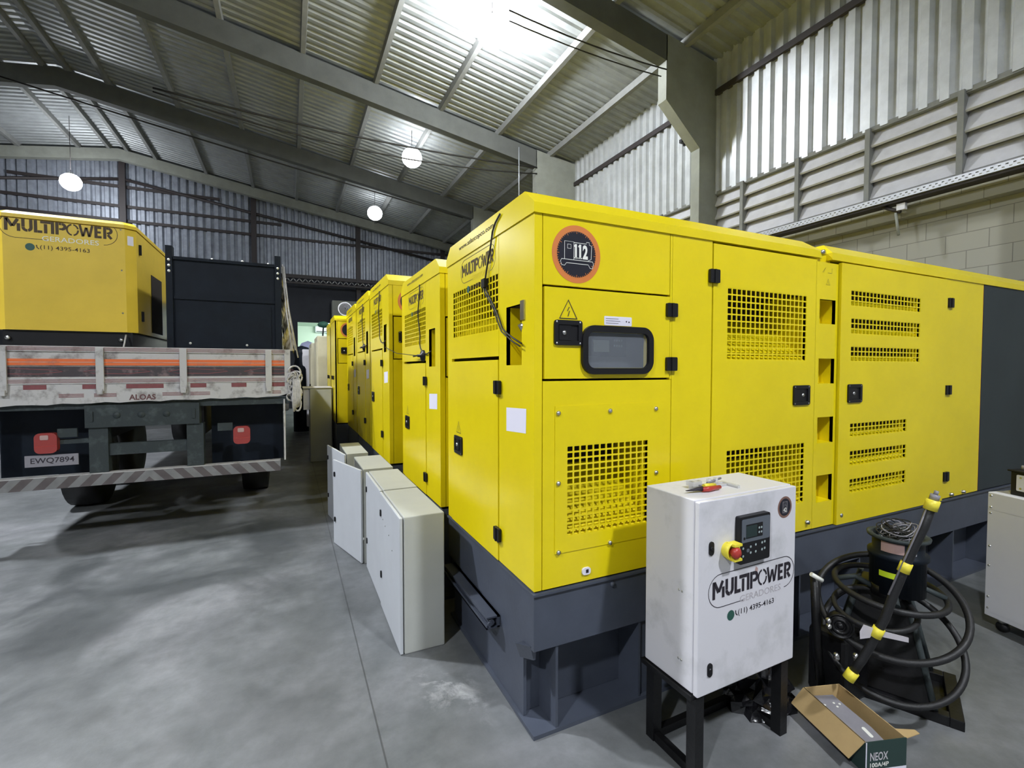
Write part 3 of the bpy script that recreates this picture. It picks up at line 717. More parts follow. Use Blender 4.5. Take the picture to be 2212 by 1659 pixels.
    for x in (a-.010, a+.012):
        mb.box(fr, x, x+.010, b-.016, b+.044, .0018, .0022); mb.box(fr, x-.004, x+.014, b-.018, b-.013, .0018, .0022); mb.face([fr.p(x-.006, b+.034, .0021), fr.p(x, b+.030, .0021), fr.p(x+.006, b+.044, .0021), fr.p(x+.001, b+.044, .0021)])
    mb.build('sticker_number', 'inkwhite', s)
    text('2', fr, a+.030, b-.018, .027, .062, 'inkwhite', 'sticker_number', s, bold=.045, c=.002)
    # base frame
    mb = MB(); mb.wbox(X0, 6.0, YF, 2.93, .388, .632); mb.wbox(X0-.008, 6.0, YF-.012, 2.94, .632, .642)
    mb.wbox(X0+.015, X0+.03, 1.873, 2.86, .02, .39); mb.wbox(X0+.03, 6.0, 1.90, 2.86, .02, .39); mb.wbox(X0+.0, 6.0, YF, 2.90, 0, .018)
    for x in (1.04, 1.50, 2.1, 2.7, 3.3, 3.9, 4.5, 5.1, 5.7): mb.wbox(x, x+.012, YF+.006, 1.90, .018, .39)
    mb.wbox(1.52, 1.60, YF+.02, 1.9, .018, .39)
    mb.hull8([(.925, 1.87, .30), (.945, 1.78, .33), (.955, 1.78, .33), (.955, 1.87, .30), (.90, 1.87, .37), (.925, 1.77, .40), (.955, 1.77, .40), (.955, 1.87, .37)])
    mb.build('base_frame', 'grey', t)
    mb = MB()                                          # tie channel on the end of the skid
    p0 = PX(.90, 1064, 1345); p1 = PX(.90, 990, 1262); z0, z1 = p0.z-.03, p0.z+.03
    ya, yb = p0.y, 2.84
    mb.wbox(.868, .94, ya, yb, z0, z0+.008); mb.wbox(.868, .94, ya, yb, z1-.008, z1); mb.wbox(.925, .94, ya, yb, z0, z1); mb.wbox(.868, .874, ya, yb, z0, z0+.02)
    mb.tube([(.885, ya+.004, (z0+z1)/2), (.885, ya-.01, (z0+z1)/2)], .012, 8); mb.tube([(.895, ya, (z0+z1)/2), (.895, yb, (z0+z1)/2)], .016, 8)
    mb.build('tie_channel', 'grey', t)
    mb = MB(); mb.lathe(fr.p(1.337, .606, 0), [(.012, 0), (.012, .01), (0, .011)], 8, ax=fr.n); mb.build('bolt', 'grey', t)
    fe = end_face(t, X0, YF, 1.185, zb, zs, True)
    text('www.atlascopco.com', fe, .245, 2.292, .52, .034, 'inkbrown', 'lettering', t, bold=.004, c=.0075)
    mb = MB(); p = fe.p(1.085, 1.86, .004); mb.box(fe, 1.062, 1.10, 1.815, 1.90, 0, .006); mb.tube([fe.p(1.06, 1.77, -.02), fe.p(1.06, 1.80, .0)], .018, 8); mb.build('aluminium_clip', 'steel', t)
    # loose aerial cable hanging down the end face
    c4 = lambda x, y: PX(X0-.012, 960+x/4.145, 450+y/4.145)
    P = [c4(*q) for q in ((497, 50), (455, 130), (430, 210), (420, 290), (405, 400), (385, 500), (370, 600), (360, 680), (375, 740), (410, 810), (450, 890), (490, 990), (520, 1080), (560, 1120), (620, 1165), (690, 1210))]
    mb = MB(); mb.tube(P, .0045, 6); P2 = [p+V((-.006, .006*math.sin(i*1.9), -.012)) for i, p in enumerate(P[7:])]; mb.tube(P2, .0035, 6)
    o = mb.build('hanging_cable', 'wire'); tag(o, 'thin black cable hanging down the end of the generator numbered 112', 'cable')
    mb = MB(); b = c4(360, 672); mb.wbox(b.x-.012, b.x+.008, b.y-.022, b.y+.022, b.z-.022, b.z+.022); o = mb.build('antenna_block', 'black'); tag(o, 'small black antenna block on the upper grille of the generator numbered 112', 'antenna')
generator112()

def generator(x0, y0, w, zb, zs, zt, x1, label, near=False, yel='yellow', door=True, base='grey', full=True):
    t = thing('generator', label, 'generator', ((x0+x1)/2, y0+w/2, 0), 'yellow generators in the row' if yel == 'yellow' else None)
    dz = zs-2.25
    if full: fe = end_face(t, x0, y0, w, zb, zs, near, yel, dz)
    else:
        fe = Fr((x0, y0+w, 0), (0, -1, 0), (0, 0, 1)); mb = MB(); mb.plate(fe, 0, w, zb, zs); mb.build('end_panel', yel, t)
        for a in (.35, .65): hinge(fe, w*a, 1.45, t)
    fr = Fr((0, y0, 0), (1, 0, 0), (0, 0, 1))
    mb = MB(); mb.plate(fr, x0, x0+.035, zb, zs); mb.plate(fr, x0+.039, x1, 1.96+dz, zs); mb.plate(fr, x0+.74, x1, zb, 1.956+dz); mb.plate(fr, x0+.039, x0+.736, zb, 1.54+dz)
    mb.wbox(x0, x1, y0+w-.02, y0+w, zb, zs); mb.wbox(x1-.02, x1, y0, y0+w, zb, zs); mb.build('canopy', yel, t)
    mb = MB(); mb.plate(fr, x0+.047, x0+.728, 1.55+dz, 1.948+dz, c=.002); d = mb.build('control_door', yel, t)
    latch(fr, x0+.16, 1.756+dz, d, c=.003); hinge(fr, x0+.74, 1.88+dz, d, c=.002)
    mb = MB(); mb.disc(fr, x0+.21, 2.10+dz, .125, .001, n=36); mb.disc(fr, x0+.21, 2.10+dz, .10, .0014, mi=1, n=36); mb.build('number_sticker', ['stickorange', 'stickblack'], t)
    mb = MB(); roof_prism(mb, x0-.006, x1, y0-.006, y0+w+.006, zs, zt); mb.build('roof', yel, t)
    if full: text('www.atlascopco.com', fe, .245*w/1.185, zs+.045-dz, .52*w/1.185, .034, 'inkbrown', 'lettering', t, c=.0075)
    mb = MB(); mb.wbox(x0+.01, x1, y0, y0+w, .35, zb-.02); mb.wbox(x0+.03, x1, y0+.13, y0+w-.1, .02, .36); mb.wbox(x0, x1, y0, y0+w, 0, .02)
    for k in range(4): mb.wbox(x0+.12+k*.6, x0+.13+k*.6, y0+.01, y0+.14, .018, .36)
    mb.build('base_frame', base, t)
    return t, fe, dz
G2 = generator(.928, 3.106, 1.185, .65, 2.25, 2.36, 5.6, 'second yellow generator from the front, beside the one numbered 112', near=True)
G3 = generator(.86, 4.555, 1.125, .69, 2.40, 2.51, 5.6, 'third yellow generator, taller, with its front corner seen past the second')
G4 = generator(.86, 5.74, 1.17, .69, 2.42, 2.53, 5.2, 'fourth yellow generator, close against the third with a paper label')
G5 = generator(.86, 6.98, 1.17, .69, 2.42, 2.53, 5.2, 'fifth yellow generator, narrow sliver before the one sticking into the aisle')
G6 = generator(.69, 8.3, .90, .70, 2.40, 2.49, 4.6, 'yellow generator standing out into the aisle with a brightly lit upper corner', full=False)
G7 = generator(.69, 9.28, .88, .70, 2.36, 2.45, 4.6, 'last yellow generator of the row, next to the cream cabinets', full=False)
def small_cable(G, x0, seed):
    t, fe, dz = G; mb = MB(); w = 1.1
    P = [fe.p(.66+.03*math.sin(i*1.1+seed), 2.25-.065*i, .012) for i in range(8)]+[fe.p(.70, 1.76, .012), fe.p(.78, 1.72, .012), fe.p(.88, 1.71, .01), fe.p(.96, 1.73, .0)]
    mb.tube(P, .0045, 6); return mb
for G, l in ((G2, 'second'), (G3, 'third'), (G4, 'fourth')):
    mb = small_cable(G, 0, 1); tag(mb.build('hanging_cable', 'wire'), 'thin black cable hanging down the end of the %s generator' % l, 'cable', 'aerial cables on generator ends')
    if l != 'third':
        fe = G[1]; mb = MB(); p = fe.p(.76, 1.70, .0); mb.lathe(p, [(.045, 0), (.04, .02), (.012, .03), (.010, .05), (0, .05)], 16, ax=fe.n); mb.tube([fe.p(.70, 1.705, .03), fe.p(.55, 1.70, .03)], .006, 6)
        tag(mb.build('magnetic_antenna', 'black'), 'round black magnetic antenna on the end of the %s generator' % l, 'antenna', 'magnetic antennas')
a, b = G3[1].p(1.04, 1.66, .02), G2[1].p(.72, 1.70, .03)
mb = MB(); mb.tube([a, a.lerp(b, .5)+V((-.03, 0, -.02)), b], .003, 5); tag(mb.build('antenna_wire', 'wire'), 'thin wire strung between the second and third generators', 'cable')

# cream cabinets and other things deep in the aisle
for i, (y, x, z, c) in enumerate(((10.45, .52, 2.28, 'cream'), (11.75, .46, 2.2, 'cream'), (13.1, .30, 2.1, 'whitedirty'))):
    t = thing('cream_cabinet', ['tall cream cabinet right behind the last yellow generator', 'second tall cream cabinet farther down the aisle', 'pale tall cabinet at the far end of the cream cabinets'][i], 'cabinet', (x+.7, y+.5, 0), 'tall cabinets at the end of the aisle')
    mb = MB(); mb.wbox(x, x+2.0, y, y+1.1, .12, z); mb.build('body', c, t, bevel=.02)
    mb = MB(); mb.wbox(x+.04, x+1.96, y+.05, y+1.05, 0, .12); mb.build('plinth', 'navy', t)
    mb = MB(); mb.wbox(x-.015, x, y+.06, y+1.04, .2, z-.12); d = mb.build('door', c, t)
    mb = MB(); mb.wbox(x-.04, x-.015, y+.12, y+.16, 1.0, 1.25); mb.build('handle', 'black', d)
t = thing('storage_cabinet', 'dark beige cabinet standing in the shaded aisle', 'cabinet', (.5, 9.3, 0))
mb = MB(); mb.wbox(.31, .66, 8.75, 9.3, 0, 1.27); mb.build('body', 'offwhite', t, bevel=.01)
mb = MB(); mb.wbox(.21, .31, 8.80, 8.82, .9, 1.27); mb.wbox(.205, .67, 8.74, 9.31, 1.27, 1.285); mb.build('top_shelf', 'whitedirty', t)
t = thing('wrapped_machine', 'pale lavender wrapped machine at the far end of the aisle', 'machine', (.45, 14.8, 0))
mb = MB(); mb.lathe((.50, 15.0, 0), [(.24, 0), (.26, .3), (.22, .9), (.30, 1.3), (.34, 1.9), (.26, 2.2), (.17, 2.35), (0, 2.42)], 18); mb.build('wrapped_body', 'lavender', t)
for (x, z) in ((.93, 2.9), (.90, 2.05)):
    mb = MB(); mb.lathe((x, 15.0, z), [(0, -.09), (.13, -.06), (.17, 0), (.12, .08), (0, .11)], 16); mb.build('round_cap', 'green', t)
mb = MB(); mb.tube([(.80, 15, 0), (.86, 15, 1.9), (.93, 15, 2.9)], .02, 8); mb.build('pole', 'black', t)
t = thing('dark_drum', 'dark round-topped drum left of the lavender machine', 'drum', (.30, 13.3, 0))
mb = MB(); mb.lathe((.30, 13.3, 0), [(.22, 0), (.22, 1.6), (.17, 1.85), (.2, 2.0), (.16, 2.15), (0, 2.2)], 18); mb.build('drum_body', 'navy', t)
t = thing('hand_trolley', 'small black trolley frame leaning at the foot of the yellow generators', 'trolley', (.62, 6.2, 0))
mb = MB(); mb.tube([(.72, 5.9, .02), (.60, 5.95, .62), (.60, 6.35, .62), (.72, 6.4, .02)], .02, 8); mb.wbox(.58, .78, 5.95, 6.35, .02, .05); mb.build('frame', 'blackpaint', t)
mb = MB(); mb.wbox(.60, .78, 6.0, 6.3, .05, .48); mb.build('toolbox', 'navy', t)
mb = MB(); mb.tube([(.60, 5.96, .60), (.50, 5.9, .03)], .016, 8); mb.build('strap', 'chassis', t)
for y in (5.93, 6.37): mb = MB(); mb.lathe((.76, y-.02, .06), [(0, 0), (.06, 0), (.06, .04), (0, .04)], 16, ax=(0, 1, 0)); mb.build('wheel', 'rubber', t)
# condenser on the dark wall, air conditioner in the lit room
p = PY(20.7, 745, 668); t = thing('condenser_unit', 'square outdoor fan unit on the dark wall above the yellow generators', 'condenser', (p.x, 20.8, p.z-.35))
mb = MB(); mb.wbox(p.x-.50, p.x+.5, 20.6, 21.05, p.z-.33, p.z+.33); mb.build('casing', 'concrete', t, bevel=.02)
mb = MB(); f2 = Fr((0, 20.6, 0)); mb.disc(f2, p.x+.0, p.z, .26, .01, mi=0); mb.disc(f2, p.x, p.z, .28, .015, mi=1, r0=.25)
for i in range(5): mb.disc(f2, p.x, p.z, .05+i*.045, .02, mi=1, r0=.043+i*.045, n=24)
mb.build('fan_grille', ['black', 'steel'], t)
p = PY(26.3, 701, 712); t = thing('air_conditioner', 'white wall air conditioner in the lit far room', 'air conditioner', (p.x, 26.4, p.z-.2))
mb = MB(); mb.wbox(p.x-.45, p.x+.5, 26.2, 26.48, p.z-.16, p.z+.16); mb.build('casing', 'white', t, bevel=.03)
mb = MB(); mb.wbox(p.x-.40, p.x+.45, 26.19, 26.2, p.z-.13, p.z-.09); mb.build('vent', 'black', t)

# ------------------------------------------------------------ GREY ENCLOSURES ON THE FLOOR
def enclosure(x0, x1, y0, y1, z, label, ang=0, door_hinge='near'):
    t = thing('electrical_enclosure', label, 'enclosure', ((x0+x1)/2, (y0+y1)/2, 0), 'grey electrical enclosures standing on the floor')
    if ang == 0: mb = MB(); mb.wbox(x0+.022, x1, y0, y1, 0, z); mb.build('body', 'offwhite', t, bevel=.006)
    else:
        mb = MB(); q = .012
        mb.wbox(x1-q, x1, y0, y1, 0, z); mb.wbox(x0+.022, x1-q, y0, y0+q, 0, z); mb.wbox(x0+.022, x1-q, y1-q, y1, 0, z); mb.wbox(x0+.022, x1-q, y0+q, y1-q, 0, q); mb.wbox(x0+.022, x1-q, y0+q, y1-q, z-q, z)
        mb.build('body', 'offwhite', t)
    w = y1-y0
    fr = Fr((x0, y0, 0), (0, 1, 0), (0, 0, 1))
    u = V((-math.sin(ang), math.cos(ang), 0))
    fd = Fr((x0+.016, y0, 0), -u, (0, 0, 1)); fd.o = V((x0+.016, y0, 0))+u*w
    mb = MB(); mb.box(fd, 0, w, .004, z-.004, 0, .018); d = mb.build('door', 'doorgrey', t, bevel=.004)
    for zz in (z*.83, z*.30):
        mb = MB(); mb.rrect(fd, w*.05 if ang else w*.06, (w*.05 if ang else w*.06)+.028, zz-.022, zz+.022, .01, .018, .026, 0, 3); mb.build('lock', 'black', d)
    return t, fd, d
t, fd, d = enclosure(.54, .795, 2.594, 3.225, .777, 'nearest grey enclosure on the floor, with several screws in its closed door')
for (x, y) in ((.12, .62), (.20, .60), (.32, .58), (.42, .52)): mb = MB(); mb.lathe(fd.p(x, y, .018), [(.006, 0), (0, .004)], 8, ax=fd.n); mb.build('screw', 'steel', d)
enclosure(.545, .80, 3.25, 3.90, .777, 'second grey enclosure on the floor, pushed against the nearest one')
enclosure(.515, .775, 3.98, 4.60, .777, 'third grey enclosure on the floor, its pale door swung open', ang=.27)
enclosure(.47, .69, 4.78, 5.50, .775, 'farthest grey enclosure on the floor, its door partly open', ang=.15)

# ------------------------------------------------------------ WHITE CONTROL CABINET ON ITS BLACK STAND
def control_cabinet():
    a = math.radians(1.0); u = V((math.cos(a), math.sin(a), 0)); w, dp, zb, zt = .578, .285, .347, 1.10
    o = V((1.387, 1.285, 0)); fr = Fr(o, u, (0, 0, 1)); n = -fr.n                       # n points to the back
    t = thing('control_cabinet', 'white control cabinet with emergency stop and keypad on a black stand', 'control cabinet', tuple(o+u*w/2+n*dp/2))
    mb = MB(); mb.box(fr, 0, w, zb, zt, -dp, -.024); mb.build('body', 'whitedirty', t, bevel=.004)
    mb = MB(); mb.rrect(fr, 0, w, zb-.004, zt-.003, .006, -.021, 0); d = mb.build('door', 'whitedirty', t, bevel=.003)
    # controller
    mb = MB(); mb.rrect(fr, .198, .378, .830, 1.018, .008, 0, .022, 0, 3); mb.rrect(fr, .208, .374, .915, 1.008, .006, .022, .0235, 1, 3)
    mb.box(fr, .232, .330, .930, .985, .0235, .0245, 2); mb.box(fr, .232, .296, .934, .980, .0245, .0248, 3)
    for i in range(2):
        for j in range(2): mb.disc(fr, .307+.014*i, .947+.018*j, .0048, .0256, n=10, mi=4)
    for (x, z) in ((.262, .870), (.262, .894), (.292, .898), (.292, .870), (.330, .9), (.346, .902), (.330, .872), (.346, .875), (.218, .893), (.218, .862)): mb.disc(fr, x, z, .0052, .0226, n=10, mi=4)
    mb.disc(fr, .222, .932, .006, .0241, n=12, mi=2); mb.rrect(fr, .238, .254, .874, .888, .005, .0222, .0228, 1, 3)
    c = mb.build('controller', ['black', 'screen', 'black', 'lcd', 'button'], d)
    # emergency stop with yellow shroud
    e = V((.150, .895)); mb = MB()
    mb.lathe(fr.p(e.x, e.y, 0), [(.030, 0), (.033, .012), (.036, .034), (.030, .034), (.026, .012), (0, .012)], 24, ax=fr.n); mb.box(fr, e.x-.012, e.x+.03, e.y+.024, e.y+.033, .01, .048); mb.box(fr, e.x-.012, e.x+.03, e.y-.033, e.y-.024, .01, .048)
    mb.build('shroud', 'yplastic', d)
    mb = MB(); mb.lathe(fr.p(e.x, e.y, .010), [(.012, 0), (.012, .02), (.021, .026), (.022, .040), (.014, .047), (0, .048)], 24, ax=fr.n); lab(mb.build('stop_button', 'red', d), 'red mushroom stop button')
    for zz in (.912, .437):
        mb = MB(); mb.rrect(fr, .052, .078, zz-.027, zz+.027, .013, 0, .004, 0, 6); mb.lathe(fr.p(.065, zz, .004), [(.009, 0), (.009, .004), (.004, .004), (0, .002)], 12, ax=fr.n); mb.build('lock', 'black', d)
    # bronze ring sticker
    a_, b_ = .503, 1.015; R = .046
    mb = MB(); mb.disc(fr, a_, b_, R, .0006, mi=0); mb.disc(fr, a_, b_, R*.80, .001, mi=1)
    for (s, wd_) in ((1, .0012), (.86, .0008)): mb.ribbon(fr, [(a_-.014*s, b_-.024*s), (a_+.014*s, b_-.024*s), (a_+.014*s, b_+.024*s), (a_-.014*s, b_+.024*s)], wd_, c=.0013, mi=2, closed=True)
    mb.ribbon(fr, [(a_-.006, b_+.003), (a_, b_+.017), (a_+.006, b_+.003)], .0012, c=.0013, mi=2)
    s = mb.build('number_sticker', ['stickbrown', 'stickblack', 'inklight'], d); lab(s, 'round bronze and black sticker')
    text('42', fr, a_-.010, b_-.020, .020, .018, 'inkwhite', 'sticker_number', s, bold=.02, c=.0016)
    logo(fr, .075, .708, .475, d, c=.0012)
    mb = MB(); mb.face([fr.p(.325, .795, .0008), fr.p(.337, .785, .0008), fr.p(.334, .76, .0008), fr.p(.322, .765, .0008), fr.p(.319, .782, .0008)]); mb.build('paint_scrape', 'peel', d)
    fs = Fr(o+n*dp, -n, (0, 0, 1))                        # left side, u from back to front
    for (x, z) in ((.19, .725), (.205, .725), (.19, .45), (.205, .45)):
        mb = MB(); mb.lathe(fs.p(x, z, 0), [(.005, 0), (.004, .002), (0, .003)], 8, ax=fs.n); mb.build('rivet', 'steel', t)
    # stand
    mb = MB(); mb.box(fr, -.012, w+.012, zb-.024, zb-.004, -dp-.01, -.02); mb.build('stand_top', 'blackpaint', t)
    for (x, c) in ((.01, -.06), (.01, -dp+.0), (w-.055, -.06), (w-.055, -dp+.0)):
        mb = MB(); mb.box(fr, x, x+.045, 0, zb-.02, c, c+.045); mb.build('leg', 'blackpaint', t)
    mb = MB(); mb.box(fr, .02, w-.02, .0, .035, -dp+.01, -dp+.04); mb.box(fr, .015, .045, 0, .035, -dp+.03, -.04); mb.box(fr, w-.045, w-.015, 0, .035, -dp+.03, -.04); mb.build('stand_rail', 'blackpaint', t)
    # things lying on top
    P = lambda a, c, z: fr.p(a, zt+z, c)
    t2 = thing('pliers', 'red and yellow handled pliers lying on top of the white cabinet', 'pliers', tuple(P(.17, -.10, .002)))
    mb = MB(); mb.tube([P(.045, -.105, .012), P(.10, -.10, .014), P(.125, -.098, .014)], [.0015, .007, .011], 8); mb.tube([P(.05, -.115, .010), P(.125, -.104, .012)], [.0015, .008], 8); mb.build('jaws', 'ink', t2)
    mb = MB(); mb.tube([P(.12, -.095, .012), P(.15, -.088, .012), P(.22, -.092, .012)], [.010, .011, .008], 10); mb.build('handle', 'red', t2)
    mb = MB(); mb.tube([P(.14, -.105, .020), P(.17, -.112, .018), P(.215, -.112, .016)], [.009, .010, .007], 10); mb.build('handle', 'yplastic', t2)
    t3 = thing('clear_plastic_bracket', 'clear plastic bracket lying beside the pliers on the white cabinet', 'bracket', tuple(P(.25, -.15, 0)))
    mb = MB(); mb.box(fr, .12, .32, zt, zt+.012, -.165, -.15); mb.box(fr, .305, .32, zt, zt+.012, -.15, -.075); mb.box(fr, .20, .30, zt, zt+.010, -.135, -.125); mb.box(fr, .12, .17, zt+.012, zt+.030, -.18, -.14)
    for x in (.13, .17, .23, .27): mb.lathe(P(x, -.157, .012), [(.010, 0), (.010, .018), (0, .018)], 10, ax=(0, 0, 1))
    mb.build('bracket_body', 'clear', t3)
    mb = MB(); mb.box(fr, .15, .20, zt, zt+.018, -.14, -.115); mb.tube([P(.20, -.14, .02), P(.31, -.165, .024)], .005, 6); mb.build('metal_insert', 'plateGrey', t3)
control_cabinet()

# ------------------------------------------------------------ CARDBOARD BOX
def carton():
    z = .128; A = [PZ(z, *q) for q in ((1743, 1484), (1818.7, 1476.5), (1959, 1594), (1871, 1605))]
    A = [V((p.x, p.y, 0)) for p in A]
    o = A[3]; u = (A[2]-A[3]); w = u.length; u.normalize(); L = (A[0]-A[3]).length; v = V((-u.y, u.x, 0))
    if v.dot(A[0]-A[3]) < 0: v = -v
    t = thing('cardboard_box', 'open narrow cardboard box with printed sides on the floor', 'box', tuple(o+u*w/2+v*L/2))
    ff = Fr(o, u, (0, 0, 1))                                   # near end
    fl = Fr(o+v*L, -v, (0, 0, 1))                              # long left side, u from far to near
    q = .004
    mb = MB(); mb.box(ff, 0, w, 0, z, -q, 0, 1); mb.box(ff, 0, w, .0, .016, 0, .0006, 2); mb.box(ff, 0, .004, 0, z, 0, .0008, 2)
    mb.box(ff, 0, w, 0, z, -L, -L+q); mb.box(ff, w-q, w, 0, z, -L+q, -q); mb.box(ff, 0, q, 0, z, -L+q, -q); mb.box(ff, q, w-q, 0, q, -L+q, -q)
    mb.box(fl, 0, L, 0, z, 0, .0006, 2); mb.box(fl, L*.62, L, 0, z, .0006, .0009, 1)
    b = mb.build('carton', ['card', 'greenprint', 'paper'], t)
    text('NEOX', ff, w*.10, .052, w*.44, .034, 'inklight', 'lettering', b, bold=.02, c=.0012); text('100A/4P', ff, w*.10, .026, w*.46, .018, 'inkwhite', 'lettering', b, bold=.02, c=.0012)
    text('NEOX - 100A/4P', fl, L*.06, .022, L*.56, .026, 'ink', 'lettering', b, bold=.02, c=.0018)
    # flap folded outwards and hanging over the left side
    mb = MB(); e = .055; P0, P1 = fl.p(-.0, z, .001), fl.p(L*.985, z, .001); Q0, Q1 = fl.p(-.01, z-.075, e), fl.p(L*.93, z-.075, e); nn = fl.n*.004
    mb.hull8([Q0, Q1, Q1-nn, Q0-nn, P0, P1, P1-nn, P0-nn]); mb.build('flap', 'card', t)
    mb = MB(); P0, P1 = ff.p(w*.98, z, .0), ff.p(w*.98, z, -.05); mb.hull8([ff.p(w, z-.003, 0), ff.p(w+.07, z+.0, -.01), ff.p(w+.07, z, -.03), ff.p(w, z-.003, -.05), ff.p(w, z, 0), ff.p(w+.07, z+.003, -.01), ff.p(w+.07, z+.003, -.03), ff.p(w, z, -.05)]); mb.build('flap', 'card', t)
    # metal plate lying inside
    t2 = thing('metal_plate', 'drilled grey metal plate lying tilted in the cardboard box', 'plate', tuple(o+u*w/2+v*L/2+V((0, 0, .05))))
    fp = Fr(o+u*.02+v*.07+V((0, 0, .060)), V((u.x, u.y, .10)), V((v.x, v.y, .12)))
    mb = MB(); mb.prism(fp, [(.02, 0), (.125, -.02), (.128, .05), (.105, .23), (.02, .245), (.0, .20), (-.005, .06)], 0, .004)
    for (x, y) in ((.03, .19), (.075, .19), (.075, .17), (.095, .18), (.03, .10), (.02, .05)): mb.disc(fp, x, y, .005, .0045, n=10, mi=1)
    mb.rrect(fp, .085, .10, .01, .06, .007, .004, .0046, 1, 4)
    mb.build('plate_body', ['plateGrey', 'inkwhite'], t2)
    mb = MB(); mb.box(ff, .012, w-.012, .006, .045, -L+.02, -.012); o2 = mb.build('black_module', 'blackpaint'); tag(o2, 'black electrical module at the bottom of the cardboard box', 'module')
carton()

# crumpled black bag behind the cabinet leg
def bag():
    mb = MB(); c = V((2.03, 1.50, 0)); R = random.Random(3); nu, nv = 22, 11; ring = []
    for j in range(nv+1):
        th = math.pi*.5*j/nv
        for i in range(nu):
            ph = 2*math.pi*i/nu; r = .17*(1+.22*R.uniform(-1, 1)); mb.v.append((c.x+r*math.cos(ph)*math.cos(th)*1.0, c.y+r*.75*math.sin(ph)*math.cos(th), max(.0, .19*math.sin(th)*(1+.2*R.uniform(-1, 1)))))
    for j in range(nv):
        for i in range(nu): mb.f.append((j*nu+i, j*nu+(i+1) % nu, (j+1)*nu+(i+1) % nu, (j+1)*nu+i)); mb.m.append(0); mb.sm.append(False)
    tag(mb.build('plastic_bag', 'bag'), 'crumpled shiny black plastic bag behind the white cabinet stand', 'bag')
bag()

